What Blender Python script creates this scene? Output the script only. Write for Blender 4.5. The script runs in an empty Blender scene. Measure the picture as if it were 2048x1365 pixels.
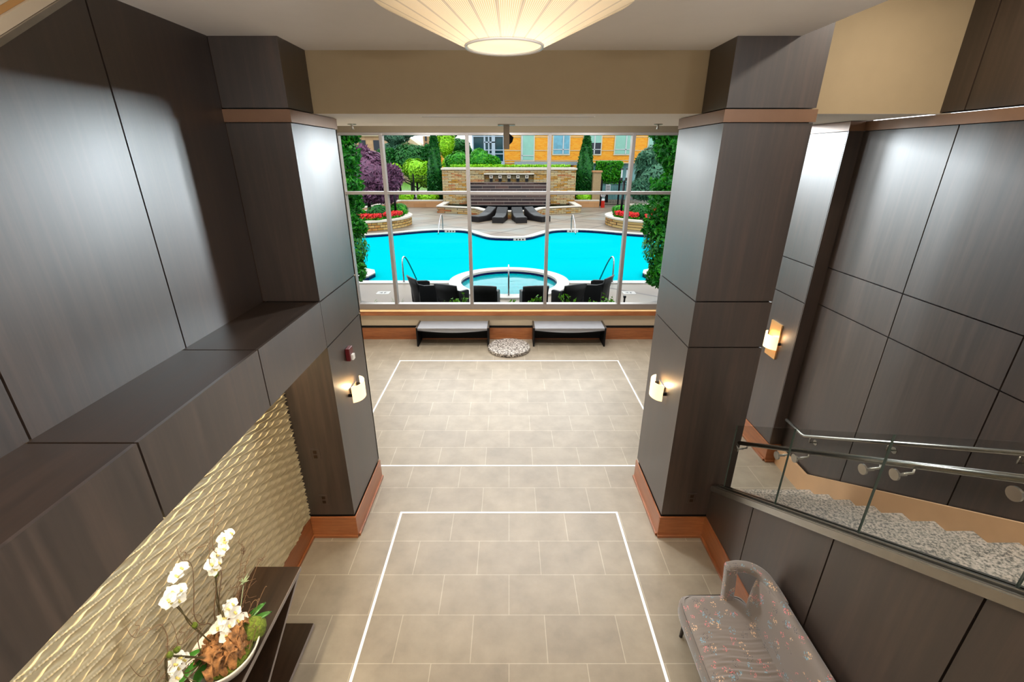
import bpy, math, random
import numpy as np
from mathutils import Vector
from mathutils.geometry import tessellate_polygon

# ------------------------------------------------------------------ camera, sky, exposure
scene = bpy.context.scene
COL = scene.collection
W, HT, FPX = 2048, 1365, 914.0
cam_d = bpy.data.cameras.new('camera')
cam = bpy.data.objects.new('camera', cam_d); COL.objects.link(cam)
cam.location = (0, 0, 4.0)
cam.rotation_euler = (math.radians(90 - 22.1), 0, 0)
cam_d.sensor_width = 36; cam_d.lens = 36 * FPX / W
cam_d.shift_x = 6 / W
cam_d.clip_start = 0.05; cam_d.clip_end = 400
scene.camera = cam
vs = scene.view_settings
vs.view_transform = 'Standard'; vs.look = 'None'; vs.gamma = 1; vs.use_curve_mapping = False
vs.exposure = 0.0

world = bpy.data.worlds.new('overcast_sky'); scene.world = world; world.use_nodes = True
wn = world.node_tree; wn.nodes.clear()
wo = wn.nodes.new('ShaderNodeOutputWorld'); wb = wn.nodes.new('ShaderNodeBackground')
wb.inputs['Color'].default_value = (0.93, 0.95, 1.0, 1); wb.inputs['Strength'].default_value = 6.0
wn.links.new(wb.outputs[0], wo.inputs[0])

def lamp(name, kind, loc, energy, color=(1, 1, 1), rot=(0, 0, 0), size=0.3, size_y=None, spread=None):
    d = bpy.data.lights.new(name, kind); d.energy = energy; d.color = color
    if kind == 'AREA':
        d.size = size
        if size_y: d.shape = 'RECTANGLE'; d.size_y = size_y
        else: d.shape = 'DISK'
        if spread: d.spread = spread
    elif kind == 'POINT': d.shadow_soft_size = size
    elif kind == 'SUN': d.angle = size
    o = bpy.data.objects.new(name, d); COL.objects.link(o); o.location = loc; o.rotation_euler = rot
    return o
lamp('sun_light', 'SUN', (0, 20, 30), 3.0, (1, .97, .92), (math.radians(28), math.radians(22), 0), math.radians(25))
WARM = (1.0, .80, .58)
SOFT = (1.0, .90, .78)
# unseen fill lights added in the hall, over the stairs and in the lobby
for x in (-1.35, 0.0, 1.35):
    for y in (0.2,):
        lamp('hall_fill_light', 'AREA', (x, y, 4.80), 9, SOFT, (0, 0, 0), .9)
for x in (-1.6, 1.6):
    lamp('hall_fill_light', 'AREA', (x, -1.6, 4.80), 14, SOFT, (0, 0, 0), .3)
for x, y in ((3.0, 3.4), (3.0, 1.4)):
    lamp('stair_fill_light', 'AREA', (x, y, 5.36), 30, SOFT, (0, 0, 0), .25)  # fill light added above the stairs, out of view
for x in (-1.6, 0, 1.6):
    for y in (6.6, 8.4):
        lamp('lobby_fill_light', 'AREA', (x, y, 4.70), 48, (1, .97, .93), (0, 0, 0), .6)  # added to brighten the lobby floor, no fixture seen

for x in (-1.7, 1.7):   # added fill facing up to brighten the ceiling, no lamp stands there
    lamp('ceiling_fill_light', 'AREA', (x, -.5, 3.95), 165, (1, .95, .90), (math.pi, 0, 0), .45)
for x in (-1.9, 0, 1.9):  # added point fills hidden above the lowered ceiling, they light the wood walls
    lamp('lobby_fill_point', 'POINT', (x, 8.3, 4.60), 60, (.92, .97, 1), size=.14)
from mathutils import Vector as _V
for a_, t_, e_, sz in (((1.9, 8.2, 4.58), (-2.2, 2.2, 3.85), 4000, 43), ((-1.9, 8.2, 4.58), (1.7, 4.5, 2.6), 1500, 60), ((2.5, 8.4, 4.58), (3.8, 2.2, 2.4), 2600, 44)):
    o_ = lamp('wall_fill_spot', 'SPOT', a_, e_, (.84, .94, 1)); o_.data.spot_size = math.radians(sz); o_.data.spot_blend = 1; o_.data.shadow_soft_size = .30  # added out of view to put the sheen on wood walls and piers
    o_.rotation_euler = (_V(t_)-_V(a_)).to_track_quat('-Z', 'Y').to_euler()

R = math.radians
rnd = random.Random(7)

# ------------------------------------------------------------------ materials
def new_mat(name):
    m = bpy.data.materials.new(name); m.use_nodes = True
    nt = m.node_tree; b = nt.nodes['Principled BSDF']
    return m, nt, b
def N(nt, t, **kw):
    n = nt.nodes.new(t)
    for k, v in kw.items():
        if hasattr(n, k): setattr(n, k, v)
        else: n.inputs[k].default_value = v
    return n
def srgb(r, g, b):
    f = lambda c: (c/255/12.92) if c/255 <= .04045 else ((c/255+.055)/1.055)**2.4
    return (f(r), f(g), f(b), 1)
def pos(nt, scale=(1, 1, 1), loc=(0, 0, 0), rot=(0, 0, 0), obj=False):
    mp = N(nt, 'ShaderNodeMapping')
    if obj: g = N(nt, 'ShaderNodeTexCoord'); nt.links.new(g.outputs['Object'], mp.inputs['Vector'])
    else: g = N(nt, 'ShaderNodeNewGeometry'); nt.links.new(g.outputs['Position'], mp.inputs['Vector'])
    mp.inputs['Scale'].default_value = scale; mp.inputs['Location'].default_value = loc; mp.inputs['Rotation'].default_value = rot
    return mp.outputs[0]
def ramp(nt, fac, stops):
    r = N(nt, 'ShaderNodeValToRGB'); cr = r.color_ramp
    while len(cr.elements) < len(stops): cr.elements.new(.5)
    for e, (p, c) in zip(cr.elements, stops): e.position = p; e.color = c
    nt.links.new(fac, r.inputs[0]); return r.outputs[0]
def plain(name, col, rough=.5, metal=0, spec=.5, var=0, vscale=8, bump=0, bscale=60, **kw):
    m, nt, b = new_mat(name)
    b.inputs['Roughness'].default_value = rough; b.inputs['Metallic'].default_value = metal
    b.inputs['Specular IOR Level'].default_value = spec
    for k, v in kw.items(): b.inputs[k.replace('_', ' ')].default_value = v
    n = N(nt, 'ShaderNodeTexNoise', Scale=vscale, Detail=4.0); nt.links.new(pos(nt), n.inputs['Vector'])
    lo = tuple(c*(1-var) for c in col[:3])+(1,); hi = tuple(min(1, c*(1+var)) for c in col[:3])+(1,)
    nt.links.new(ramp(nt, n.outputs['Fac'], [(.3, lo), (.7, hi)]), b.inputs['Base Color'])
    if bump:
        n2 = N(nt, 'ShaderNodeTexNoise', Scale=bscale, Detail=3.0); nt.links.new(pos(nt), n2.inputs['Vector'])
        bp = N(nt, 'ShaderNodeBump', Strength=bump, Distance=.01)
        nt.links.new(n2.outputs['Fac'], bp.inputs['Height']); nt.links.new(bp.outputs[0], b.inputs['Normal'])
    return m
def wood(name, dark, mid, light, rough=.4, scale=(26, 26, 1.1), spec=.5, coat=0):
    m, nt, b = new_mat(name)
    n = N(nt, 'ShaderNodeTexNoise', Scale=1.0, Detail=6.0, Roughness=.65)
    nt.links.new(pos(nt, scale), n.inputs['Vector'])
    n2 = N(nt, 'ShaderNodeTexNoise', Scale=1.0, Detail=2.0)
    nt.links.new(pos(nt, tuple(s*.16 for s in scale)), n2.inputs['Vector'])
    mx = N(nt, 'ShaderNodeMix'); mx.data_type = 'FLOAT'; mx.inputs[0].default_value = .35
    nt.links.new(n.outputs['Fac'], mx.inputs[2]); nt.links.new(n2.outputs['Fac'], mx.inputs[3])
    nt.links.new(ramp(nt, mx.outputs[0], [(.33, dark), (.5, mid), (.68, light)]), b.inputs['Base Color'])
    rr = N(nt, 'ShaderNodeMapRange'); rr.inputs['To Min'].default_value = rough-.05; rr.inputs['To Max'].default_value = rough+.07
    nt.links.new(n.outputs['Fac'], rr.inputs[0]); nt.links.new(rr.outputs[0], b.inputs['Roughness'])
    b.inputs['Specular IOR Level'].default_value = spec; b.inputs['Coat Weight'].default_value = coat; b.inputs['Coat Roughness'].default_value = .42; b.inputs['Coat IOR'].default_value = 1.55
    return m
M = {}
M['wood'] = wood('dark_wood_vertical', srgb(32, 22, 16), srgb(45, 33, 25), srgb(62, 46, 36), .46, spec=.55, coat=.65)
M['wood_h'] = wood('dark_wood_along', srgb(32, 23, 17), srgb(43, 32, 24), srgb(56, 42, 34), .45, (26, 1.1, 26), spec=.4)
M['black'] = plain('joint_black', srgb(14, 11, 9), .7, spec=.2)
M['espresso'] = wood('espresso_wood', srgb(30, 20, 12), srgb(42, 28, 16), srgb(54, 37, 23), .4, (20, 1, 20), spec=.25)
M['edge_grey'] = plain('grey_edge_band', srgb(128, 118, 112), .4)
M['cherry'] = wood('cherry_baseboard', srgb(116, 64, 32), srgb(138, 80, 42), srgb(158, 98, 56), .35, (3, 3, 30), coat=.2)
M['maple'] = wood('maple_sill', srgb(206, 160, 104), srgb(220, 178, 122), srgb(234, 196, 146), .4, (2, 14, 14))
M['copper'] = plain('brushed_copper', srgb(122, 92, 70), .36, .25, var=.06, vscale=5)
M['bronze_plate'] = plain('bronze_backplate', srgb(214, 168, 110), .35, .6)
M['tan'] = plain('tan_paint', srgb(158, 140, 110), .75, spec=.25, var=.02)
M['beige'] = plain('beige_wall_paint', srgb(196, 180, 155), .75, spec=.25, var=.02)
M['white'] = plain('white_ceiling_paint', srgb(226, 222, 218), .85, spec=.2, var=.01)
M['alu'] = plain('window_aluminium', srgb(122, 115, 110), .4, .25)
M['inlay'] = plain('white_marble_inlay', srgb(246, 243, 240), .3)
M['steel'] = plain('brushed_steel', srgb(160, 156, 148), .26, .95, var=.05, vscale=20)
M['chrome'] = plain('chrome_tube', srgb(120, 120, 124), .18, 1)
M['white_plastic'] = plain('white_plastic', srgb(225, 222, 215), .5)
M['red'] = plain('red_plastic', srgb(88, 18, 22), .35)
M['leather'] = plain('grey_vinyl', srgb(132, 132, 135), .45, var=.03, bump=.1, bscale=300)
M['black_lacquer'] = plain('black_lacquer', srgb(16, 16, 18), .5, spec=.15)
M['bowl'] = plain('white_ceramic', srgb(226, 218, 204), .15)
M['moss'] = plain('moss', srgb(104, 120, 34), .9, var=.4, vscale=60, bump=1, bscale=120)
M['stem'] = plain('brown_stem', srgb(82, 70, 38), .7, var=.3, vscale=40)
M['twig'] = plain('curly_twig', srgb(116, 86, 58), .7, var=.3, vscale=40)
M['bark'] = plain('crumpled_bark', srgb(150, 104, 60), .8, var=.65, vscale=26, bump=.8, bscale=60)
M['petal'] = plain('orchid_petal', srgb(250, 246, 232), .55, var=.02)
M['petal_c'] = plain('orchid_heart', srgb(214, 196, 110), .6)
M['leafgreen'] = plain('glossy_leaf', srgb(52, 104, 34), .3, var=.3, vscale=20)
M['succulent'] = plain('pale_succulent', srgb(176, 190, 150), .5)
M['wicker'] = plain('charcoal_wicker', srgb(30, 33, 37), .45, var=.3, vscale=90, bump=.5, bscale=150)
M['wicker_brown'] = plain('brown_wicker', srgb(50, 42, 42), .5, var=.3, vscale=60, bump=.4, bscale=120)
M['coping'] = plain('pale_coping', srgb(232, 222, 206), .6, var=.05)
M['coping_w'] = plain('white_pool_coping', srgb(238, 234, 226), .5, var=.04)
M['navy'] = plain('navy_waterline_tile', srgb(16, 30, 92), .2)
M['iron'] = plain('black_iron', srgb(14, 16, 20), .4)
M['soil'] = plain('dark_mulch', srgb(58, 40, 28), .9, var=.4, vscale=20)
M['hydrant'] = plain('red_orange_plastic', srgb(232, 46, 20), .4)
M['bark_tree'] = plain('tree_bark', srgb(42, 34, 30), .9, var=.3)
M['bulb'] = None
def emis(name, col, s):
    m, nt, b = new_mat(name)
    b.inputs['Base Color'].default_value = col; b.inputs['Emission Color'].default_value = col; b.inputs['Emission Strength'].default_value = s
    return m
M['diffuser'] = emis('lit_diffuser', srgb(255, 238, 196), .95)
M['sconce_glass'] = emis('lit_frosted_glass', srgb(255, 226, 180), 1.1)
# translucent pleated string shade: stripes run along the cone
def shade_mat():
    m, nt, b = new_mat('string_shade')
    tc = N(nt, 'ShaderNodeTexCoord'); sp = N(nt, 'ShaderNodeSeparateXYZ'); nt.links.new(tc.outputs['Object'], sp.inputs[0])
    at = N(nt, 'ShaderNodeMath', operation='ARCTAN2'); nt.links.new(sp.outputs[1], at.inputs[0]); nt.links.new(sp.outputs[0], at.inputs[1])
    def stripes(k):
        mu = N(nt, 'ShaderNodeMath', operation='MULTIPLY'); mu.inputs[1].default_value = k; nt.links.new(at.outputs[0], mu.inputs[0])
        s = N(nt, 'ShaderNodeMath', operation='SINE'); nt.links.new(mu.outputs[0], s.inputs[0]); return s.outputs[0]
    c1 = ramp(nt, stripes(260), [(.25, srgb(226, 212, 186)), (.75, srgb(250, 247, 240))])
    c2 = ramp(nt, stripes(22), [(.86, (1, 1, 1, 1)), (.97, (.72, .72, .76, 1))])
    mx = N(nt, 'ShaderNodeMix'); mx.data_type = 'RGBA'; mx.blend_type = 'MULTIPLY'; mx.inputs[0].default_value = 1
    nt.links.new(c1, mx.inputs[6]); nt.links.new(c2, mx.inputs[7])
    d = N(nt, 'ShaderNodeBsdfDiffuse'); t = N(nt, 'ShaderNodeBsdfTranslucent'); ms = N(nt, 'ShaderNodeMixShader'); ms.inputs[0].default_value = .45
    nt.links.new(mx.outputs[2], d.inputs[0]); nt.links.new(mx.outputs[2], t.inputs[0])
    nt.links.new(d.outputs[0], ms.inputs[1]); nt.links.new(t.outputs[0], ms.inputs[2])
    nt.links.new(ms.outputs[0], nt.nodes['Material Output'].inputs[0]); return m
M['shade'] = shade_mat()
def thin_glass(name, tint, ior=1.45, rough=.0, bump=0, gl=(1, 1, 1, 1), body=None, bodyf=.5):
    m, nt, b = new_mat(name)
    tr = N(nt, 'ShaderNodeBsdfTransparent'); tr.inputs[0].default_value = tint
    g = N(nt, 'ShaderNodeBsdfGlossy'); g.inputs['Roughness'].default_value = rough; g.inputs['Color'].default_value = gl
    fr = N(nt, 'ShaderNodeFresnel', IOR=ior); ms = N(nt, 'ShaderNodeMixShader')
    if bump:
        n = N(nt, 'ShaderNodeTexNoise', Scale=1.0, Detail=3.0); nt.links.new(pos(nt, (1.2, 2.5, 1)), n.inputs['Vector'])
        bp = N(nt, 'ShaderNodeBump', Strength=bump, Distance=.05); nt.links.new(n.outputs['Fac'], bp.inputs['Height'])
        nt.links.new(bp.outputs[0], g.inputs['Normal']); nt.links.new(bp.outputs[0], fr.inputs['Normal'])
    ge = N(nt, 'ShaderNodeNewGeometry'); iv = N(nt, 'ShaderNodeMath', operation='SUBTRACT'); iv.inputs[0].default_value = 1; nt.links.new(ge.outputs['Backfacing'], iv.inputs[1])
    mu = N(nt, 'ShaderNodeMath', operation='MULTIPLY'); nt.links.new(fr.outputs[0], mu.inputs[0]); nt.links.new(iv.outputs[0], mu.inputs[1])
    nt.links.new(mu.outputs[0], ms.inputs[0]); nt.links.new(tr.outputs[0], ms.inputs[1])
    if body:
        df = N(nt, 'ShaderNodeBsdfDiffuse'); df.inputs[0].default_value = body; m3 = N(nt, 'ShaderNodeMixShader'); m3.inputs[0].default_value = bodyf
        nt.links.new(tr.outputs[0], m3.inputs[1]); nt.links.new(df.outputs[0], m3.inputs[2]); nt.links.new(m3.outputs[0], ms.inputs[1]); nt.links.new(g.outputs[0], ms.inputs[2])
    nt.links.new(ms.outputs[0], nt.nodes['Material Output'].inputs[0]); return m
M['pane'] = thin_glass('window_pane', (.97, .99, .98, 1), 1.18)
M['rail_glass'] = thin_glass('balustrade_glass', (.95, .96, .95, 1), 2.1)
M['glass_edge'] = plain('green_glass_edge', srgb(66, 78, 70), .15)
M['skirt'] = plain('tan_skirting', srgb(178, 138, 100), .4, var=.08, vscale=3)
M['water'] = thin_glass('pool_water', (.50, .95, 1, 1), 1.22, .02, .10, body=(0, .18, .205, 1), bodyf=.8)
M['spa_water'] = thin_glass('spa_water', (.68, .93, .97, 1), 1.08, .02, .15, body=(.0, .14, .155, 1), bodyf=.6)
M['basin'] = plain('cyan_pool_plaster', srgb(0, 226, 246), .5, var=.02, vscale=1)
M['basin_step'] = plain('pale_cyan_step', srgb(90, 232, 248), .5)
M['spa_basin'] = plain('spa_plaster', srgb(110, 205, 214), .5, var=.15, vscale=3)
M['dark_water'] = thin_glass('dark_basin_water', (.35, .45, .5, 1), 1.1, .05, .2)

def tile_mat(name, w, h, ox, oy, c1, c2, mort, rough, msize=.004, bumpv=.15):
    m, nt, b = new_mat(name)
    br = N(nt, 'ShaderNodeTexBrick'); br.offset = .5; br.offset_frequency = 2; br.squash = 1
    nt.links.new(pos(nt, (1, 1, 1), (ox, oy, 0)), br.inputs['Vector'])
    br.inputs['Scale'].default_value = 1; br.inputs['Brick Width'].default_value = w; br.inputs['Row Height'].default_value = h
    br.inputs['Mortar Size'].default_value = msize; br.inputs['Mortar Smooth'].default_value = .3; br.inputs['Bias'].default_value = 0
    br.inputs['Color1'].default_value = c1; br.inputs['Color2'].default_value = c2; br.inputs['Mortar'].default_value = mort
    n = N(nt, 'ShaderNodeTexNoise', Scale=3.5, Detail=8.0, Roughness=.6); nt.links.new(pos(nt), n.inputs['Vector'])
    v = ramp(nt, n.outputs['Fac'], [(.3, (.80, .79, .77, 1)), (.7, (1.12, 1.12, 1.12, 1))])
    mx = N(nt, 'ShaderNodeMix'); mx.data_type = 'RGBA'; mx.blend_type = 'MULTIPLY'; mx.inputs[0].default_value = 1
    nt.links.new(br.outputs['Color'], mx.inputs[6]); nt.links.new(v, mx.inputs[7]); nt.links.new(mx.outputs[2], b.inputs['Base Color'])
    b.inputs['Roughness'].default_value = rough; b.inputs['Specular IOR Level'].default_value = .6
    return m
M['tile'] = tile_mat('taupe_floor_tile', .6625, .4435, .33125-.0, -3.895+.4435*10, srgb(140, 128, 110), srgb(133, 121, 104), srgb(168, 156, 136), .40)
def stone_mat(name, bw, bh, cols, mort=srgb(70, 54, 36), along='x', msize=.012):
    m, nt, b = new_mat(name)
    g = N(nt, 'ShaderNodeNewGeometry'); sp = N(nt, 'ShaderNodeSeparateXYZ'); nt.links.new(g.outputs['Position'], sp.inputs[0])
    ad = N(nt, 'ShaderNodeMath', operation='ADD'); nt.links.new(sp.outputs[0], ad.inputs[0]); nt.links.new(sp.outputs[1], ad.inputs[1])
    cb = N(nt, 'ShaderNodeCombineXYZ'); nt.links.new(ad.outputs[0], cb.inputs[0]); nt.links.new(sp.outputs[2], cb.inputs[1])
    br = N(nt, 'ShaderNodeTexBrick'); br.offset = .5; br.squash = 1
    nt.links.new(cb.outputs[0], br.inputs['Vector'])
    br.inputs['Scale'].default_value = 1; br.inputs['Brick Width'].default_value = bw; br.inputs['Row Height'].default_value = bh
    br.inputs['Mortar Size'].default_value = msize; br.inputs['Color1'].default_value = (0, 0, 0, 1); br.inputs['Color2'].default_value = (1, 1, 1, 1)
    br.inputs['Mortar'].default_value = (.5, .5, .5, 1)
    n = N(nt, 'ShaderNodeTexNoise', Scale=1.0, Detail=3.0); 
    mp = N(nt, 'ShaderNodeMapping'); mp.inputs['Scale'].default_value = (1.2/bw*.5, 1/bh*.5, 1); nt.links.new(cb.outputs[0], mp.inputs[0]); nt.links.new(mp.outputs[0], n.inputs['Vector'])
    mx = N(nt, 'ShaderNodeMix'); mx.data_type = 'FLOAT'; mx.inputs[0].default_value = .55
    nt.links.new(br.outputs['Color'], mx.inputs[2]); nt.links.new(n.outputs['Fac'], mx.inputs[3])
    c = ramp(nt, mx.outputs[0], cols)
    m2 = N(nt, 'ShaderNodeMix'); m2.data_type = 'RGBA'; nt.links.new(br.outputs['Fac'], m2.inputs[0]); nt.links.new(c, m2.inputs[6]); m2.inputs[7].default_value = mort
    nt.links.new(m2.outputs[2], b.inputs['Base Color']); b.inputs['Roughness'].default_value = .8
    bp = N(nt, 'ShaderNodeBump', Strength=.5, Distance=.02); bp.invert = True; nt.links.new(br.outputs['Fac'], bp.inputs['Height']); nt.links.new(bp.outputs[0], b.inputs['Normal'])
    return m
STC = [(.15, srgb(120, 88, 52)), (.3, srgb(206, 150, 60)), (.45, srgb(196, 178, 140)), (.6, srgb(222, 196, 140)), (.75, srgb(190, 110, 60)), (.9, srgb(170, 160, 140))]
M['stone'] = stone_mat('ledgestone', .55, .13, STC)
M['stone_big'] = stone_mat('coursed_fieldstone', .45, .16, [(.15, srgb(110, 80, 46)), (.35, srgb(196, 150, 74)), (.55, srgb(214, 184, 120)), (.75, srgb(196, 128, 56)), (.9, srgb(166, 150, 126))], srgb(54, 40, 26), msize=.016)
M['lowwall'] = stone_mat('tan_low_wall', 1.0, .3, [(.2, srgb(186, 132, 86)), (.6, srgb(212, 158, 108)), (.9, srgb(196, 150, 110))], srgb(150, 110, 76), msize=.005)
M['brick'] = stone_mat('orange_brick', .28, .09, [(.2, srgb(240, 146, 14)), (.5, srgb(255, 170, 20)), (.85, srgb(255, 190, 60))], srgb(250, 180, 80))
M['cascade'] = stone_mat('dark_cascade_tile', 1.05, .30, [(.2, srgb(34, 22, 26)), (.5, srgb(62, 40, 40)), (.85, srgb(104, 70, 60))], srgb(150, 136, 124), msize=.012)
M['cascade'].node_tree.nodes['Principled BSDF'].inputs['Roughness'].default_value = .45
M['cascade'].node_tree.nodes['Principled BSDF'].inputs['Specular IOR Level'].default_value = .2
M['beige_block'] = stone_mat('beige_masonry', 1.2, .5, [(.2, srgb(206, 160, 124)), (.6, srgb(232, 190, 140)), (.9, srgb(222, 176, 140))], srgb(200, 160, 124), msize=.01)
def granite(name, a, b_, c, sc=90):
    m, nt, b = new_mat(name)
    n = N(nt, 'ShaderNodeTexNoise', Scale=sc, Detail=2.0, Roughness=.7); nt.links.new(pos(nt), n.inputs['Vector'])
    nt.links.new(ramp(nt, n.outputs['Fac'], [(.38, a), (.48, b_), (.62, c)]), b.inputs['Base Color'])
    b.inputs['Roughness'].default_value = .3; return m
M['granite'] = granite('speckled_granite', srgb(92, 88, 82), srgb(142, 134, 122), srgb(176, 162, 148), 48)
M['terrazzo'] = granite('pebble_terrazzo', srgb(34, 28, 24), srgb(128, 120, 112), srgb(200, 194, 186), 26)
def deck_mat():
    m, nt, b = new_mat('wet_concrete_deck')
    n = N(nt, 'ShaderNodeTexNoise', Scale=.35, Detail=5.0); nt.links.new(pos(nt), n.inputs['Vector'])
    base = ramp(nt, n.outputs['Fac'], [(.32, srgb(158, 134, 112)), (.5, srgb(182, 164, 142)), (.68, srgb(176, 182, 174))])
    def lines(rot, w, h, off=.0):
        br = N(nt, 'ShaderNodeTexBrick'); br.offset = off; nt.links.new(pos(nt, (1, 1, 1), (.4, .2, 0), (0, 0, rot)), br.inputs['Vector'])
        br.inputs['Scale'].default_value = 1; br.inputs['Brick Width'].default_value = w; br.inputs['Row Height'].default_value = h
        br.inputs['Mortar Size'].default_value = .05; br.inputs['Mortar Smooth'].default_value = 0
        return br.outputs['Fac']
    wv = N(nt, 'ShaderNodeTexWave'); wv.wave_type = 'RINGS'; wv.rings_direction = 'Z'; nt.links.new(pos(nt, (1, 1, 1), (0, -19.5, 0)), wv.inputs['Vector'])
    wv.inputs['Scale'].default_value = .12; rw = ramp(nt, wv.outputs['Fac'], [(.0, (1, 1, 1, 1)), (.006, (0, 0, 0, 1))]); rw.node.name = 'mask'
    a = N(nt, 'ShaderNodeMath', operation='MAXIMUM'); nt.links.new(lines(R(38), 3.2, 3.4), a.inputs[0]); nt.links.new(rw, a.inputs[1])
    mx = N(nt, 'ShaderNodeMix'); mx.data_type = 'RGBA'; nt.links.new(a.outputs[0], mx.inputs[0]); nt.links.new(base, mx.inputs[6]); mx.inputs[7].default_value = srgb(96, 80, 66)
    nt.links.new(mx.outputs[2], b.inputs['Base Color']); b.inputs['Roughness'].default_value = .42; b.inputs['Specular IOR Level'].default_value = .5
    return m
M['deck'] = deck_mat()
def foliage(name, cols, scale=2.0, rough=.5, trans=.25):
    m, nt, b = new_mat(name)
    n = N(nt, 'ShaderNodeTexNoise', Scale=scale*2.5, Detail=6.0, Roughness=.8); nt.links.new(pos(nt), n.inputs['Vector'])
    c = ramp(nt, n.outputs['Fac'], cols)
    nt.links.new(c, b.inputs['Base Color']); b.inputs['Roughness'].default_value = rough; b.inputs['Specular IOR Level'].default_value = .15
    t = N(nt, 'ShaderNodeBsdfTranslucent'); nt.links.new(c, t.inputs[0])
    ms = N(nt, 'ShaderNodeMixShader'); ms.inputs[0].default_value = trans
    nt.links.new(b.outputs[0], ms.inputs[1]); nt.links.new(t.outputs[0], ms.inputs[2]); nt.links.new(ms.outputs[0], nt.nodes['Material Output'].inputs[0])
    return m
M['f_dark'] = foliage('dark_evergreen', [(.3, srgb(10, 62, 34)), (.5, srgb(20, 98, 34)), (.7, srgb(64, 140, 30))])
M['f_mid'] = foliage('mid_green_leaf', [(.3, srgb(20, 96, 24)), (.5, srgb(46, 150, 20)), (.7, srgb(120, 196, 20))])
M['f_lime'] = foliage('lime_leaf', [(.3, srgb(90, 176, 10)), (.5, srgb(140, 214, 20)), (.7, srgb(196, 240, 60))])
M['f_purple'] = foliage('purple_maple_leaf', [(.3, srgb(74, 44, 70)), (.45, srgb(128, 78, 108)), (.6, srgb(100, 76, 100)), (.75, srgb(150, 100, 130))], 2.5)
M['f_horn'] = foliage('hornbeam_leaf', [(.3, srgb(8, 60, 30)), (.48, srgb(24, 112, 26)), (.62, srgb(60, 150, 16)), (.75, srgb(150, 196, 20))], 2.2)
M['f_blue'] = foliage('bluegreen_leaf', [(.3, srgb(40, 90, 76)), (.6, srgb(80, 130, 96)), (.8, srgb(150, 180, 90))])
M['flower'] = foliage('red_pink_flowers', [(.35, srgb(226, 30, 84)), (.5, srgb(236, 40, 40)), (.65, srgb(246, 110, 60))], 3.5)
M['flower_w'] = foliage('white_pink_flowers', [(.35, srgb(230, 200, 210)), (.65, srgb(240, 240, 230))], 3.5)
M['f_shrub'] = foliage('planter_shrub_leaf', [(.3, srgb(36, 96, 20)), (.55, srgb(86, 150, 20)), (.75, srgb(150, 200, 30))], 8)
M['bay_frame'] = plain('pale_blue_frame', srgb(206, 228, 246), .4)
M['bay_glass'] = plain('teal_glass', srgb(20, 74, 82), .08, var=.5, vscale=1.2)
M['win_frame'] = plain('cream_window_frame', srgb(246, 240, 214), .5)
M['win_white'] = plain('white_window_frame', srgb(236, 242, 244), .5)
M['win_mint'] = plain('mint_window_blind', srgb(170, 232, 212), .3, var=.06, vscale=2)
M['win_blue'] = plain('blue_window_curtain', srgb(130, 200, 224), .3, var=.15, vscale=3)
M['win_dark'] = plain('dark_window_glass', srgb(26, 40, 54), .1)
M['far_green_glass'] = plain('shopfront_glass', srgb(130, 190, 190), .1, var=.2, vscale=.8)
M['canopy'] = plain('galvanised_canopy', srgb(186, 202, 208), .35, .3)
M['course'] = plain('cream_string_course', srgb(250, 226, 180), .6)
M['lawn'] = foliage('ground_cover', [(.3, srgb(50, 110, 20)), (.6, srgb(110, 180, 30)), (.8, srgb(150, 210, 40))], 1.5)
M['stone_pier'] = plain('tan_stone_block', srgb(206, 176, 130), .7, var=.08)
# floral velvet of the sofa
def floral():
    m, nt, b = new_mat('taupe_floral_fabric')
    base = srgb(106, 95, 86)
    col = None
    prev = N(nt, 'ShaderNodeRGB').outputs[0]; prev.node.outputs[0].default_value = base
    tc = N(nt, 'ShaderNodeTexCoord')
    def layer(prev, colr, sc, thr, seed, clump):
        mp = N(nt, 'ShaderNodeMapping'); mp.inputs['Location'].default_value = (seed, seed*.7, seed*.3); mp.inputs['Scale'].default_value = (1, .75, 1)
        nt.links.new(tc.outputs['Object'], mp.inputs[0])
        v = N(nt, 'ShaderNodeTexVoronoi', Scale=sc); nt.links.new(mp.outputs[0], v.inputs['Vector'])
        v2 = N(nt, 'ShaderNodeTexVoronoi', Scale=clump); nt.links.new(mp.outputs[0], v2.inputs['Vector'])
        l1 = N(nt, 'ShaderNodeMath', operation='LESS_THAN'); l1.inputs[1].default_value = thr; nt.links.new(v.outputs['Distance'], l1.inputs[0])
        l2 = N(nt, 'ShaderNodeMath', operation='LESS_THAN'); l2.inputs[1].default_value = .27; nt.links.new(v2.outputs['Distance'], l2.inputs[0])
        mu = N(nt, 'ShaderNodeMath', operation='MULTIPLY'); nt.links.new(l1.outputs[0], mu.inputs[0]); nt.links.new(l2.outputs[0], mu.inputs[1])
        mx = N(nt, 'ShaderNodeMix'); mx.data_type = 'RGBA'; nt.links.new(mu.outputs[0], mx.inputs[0]); nt.links.new(prev, mx.inputs[6]); mx.inputs[7].default_value = colr
        return mx.outputs[2]
    prev = layer(prev, srgb(190, 152, 116), 80, .40, 1.3, 10)
    prev = layer(prev, srgb(104, 138, 150), 84, .40, 4.1, 11)
    prev = layer(prev, srgb(196, 104, 104), 90, .36, 7.7, 12)
    prev = layer(prev, srgb(46, 44, 52), 105, .30, 2.9, 9)
    nt.links.new(prev, b.inputs['Base Color']); b.inputs['Roughness'].default_value = .7; b.inputs['Sheen Weight'].default_value = .3
    return m
M['floral'] = floral()
M['piping'] = plain('dark_piping', srgb(58, 52, 48), .6)
M['sofa_leg'] = plain('dark_sofa_leg', srgb(34, 24, 18), .35)
M['wave'] = plain('cream_carved_panel', srgb(176, 158, 120), .5, var=.04)

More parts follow.
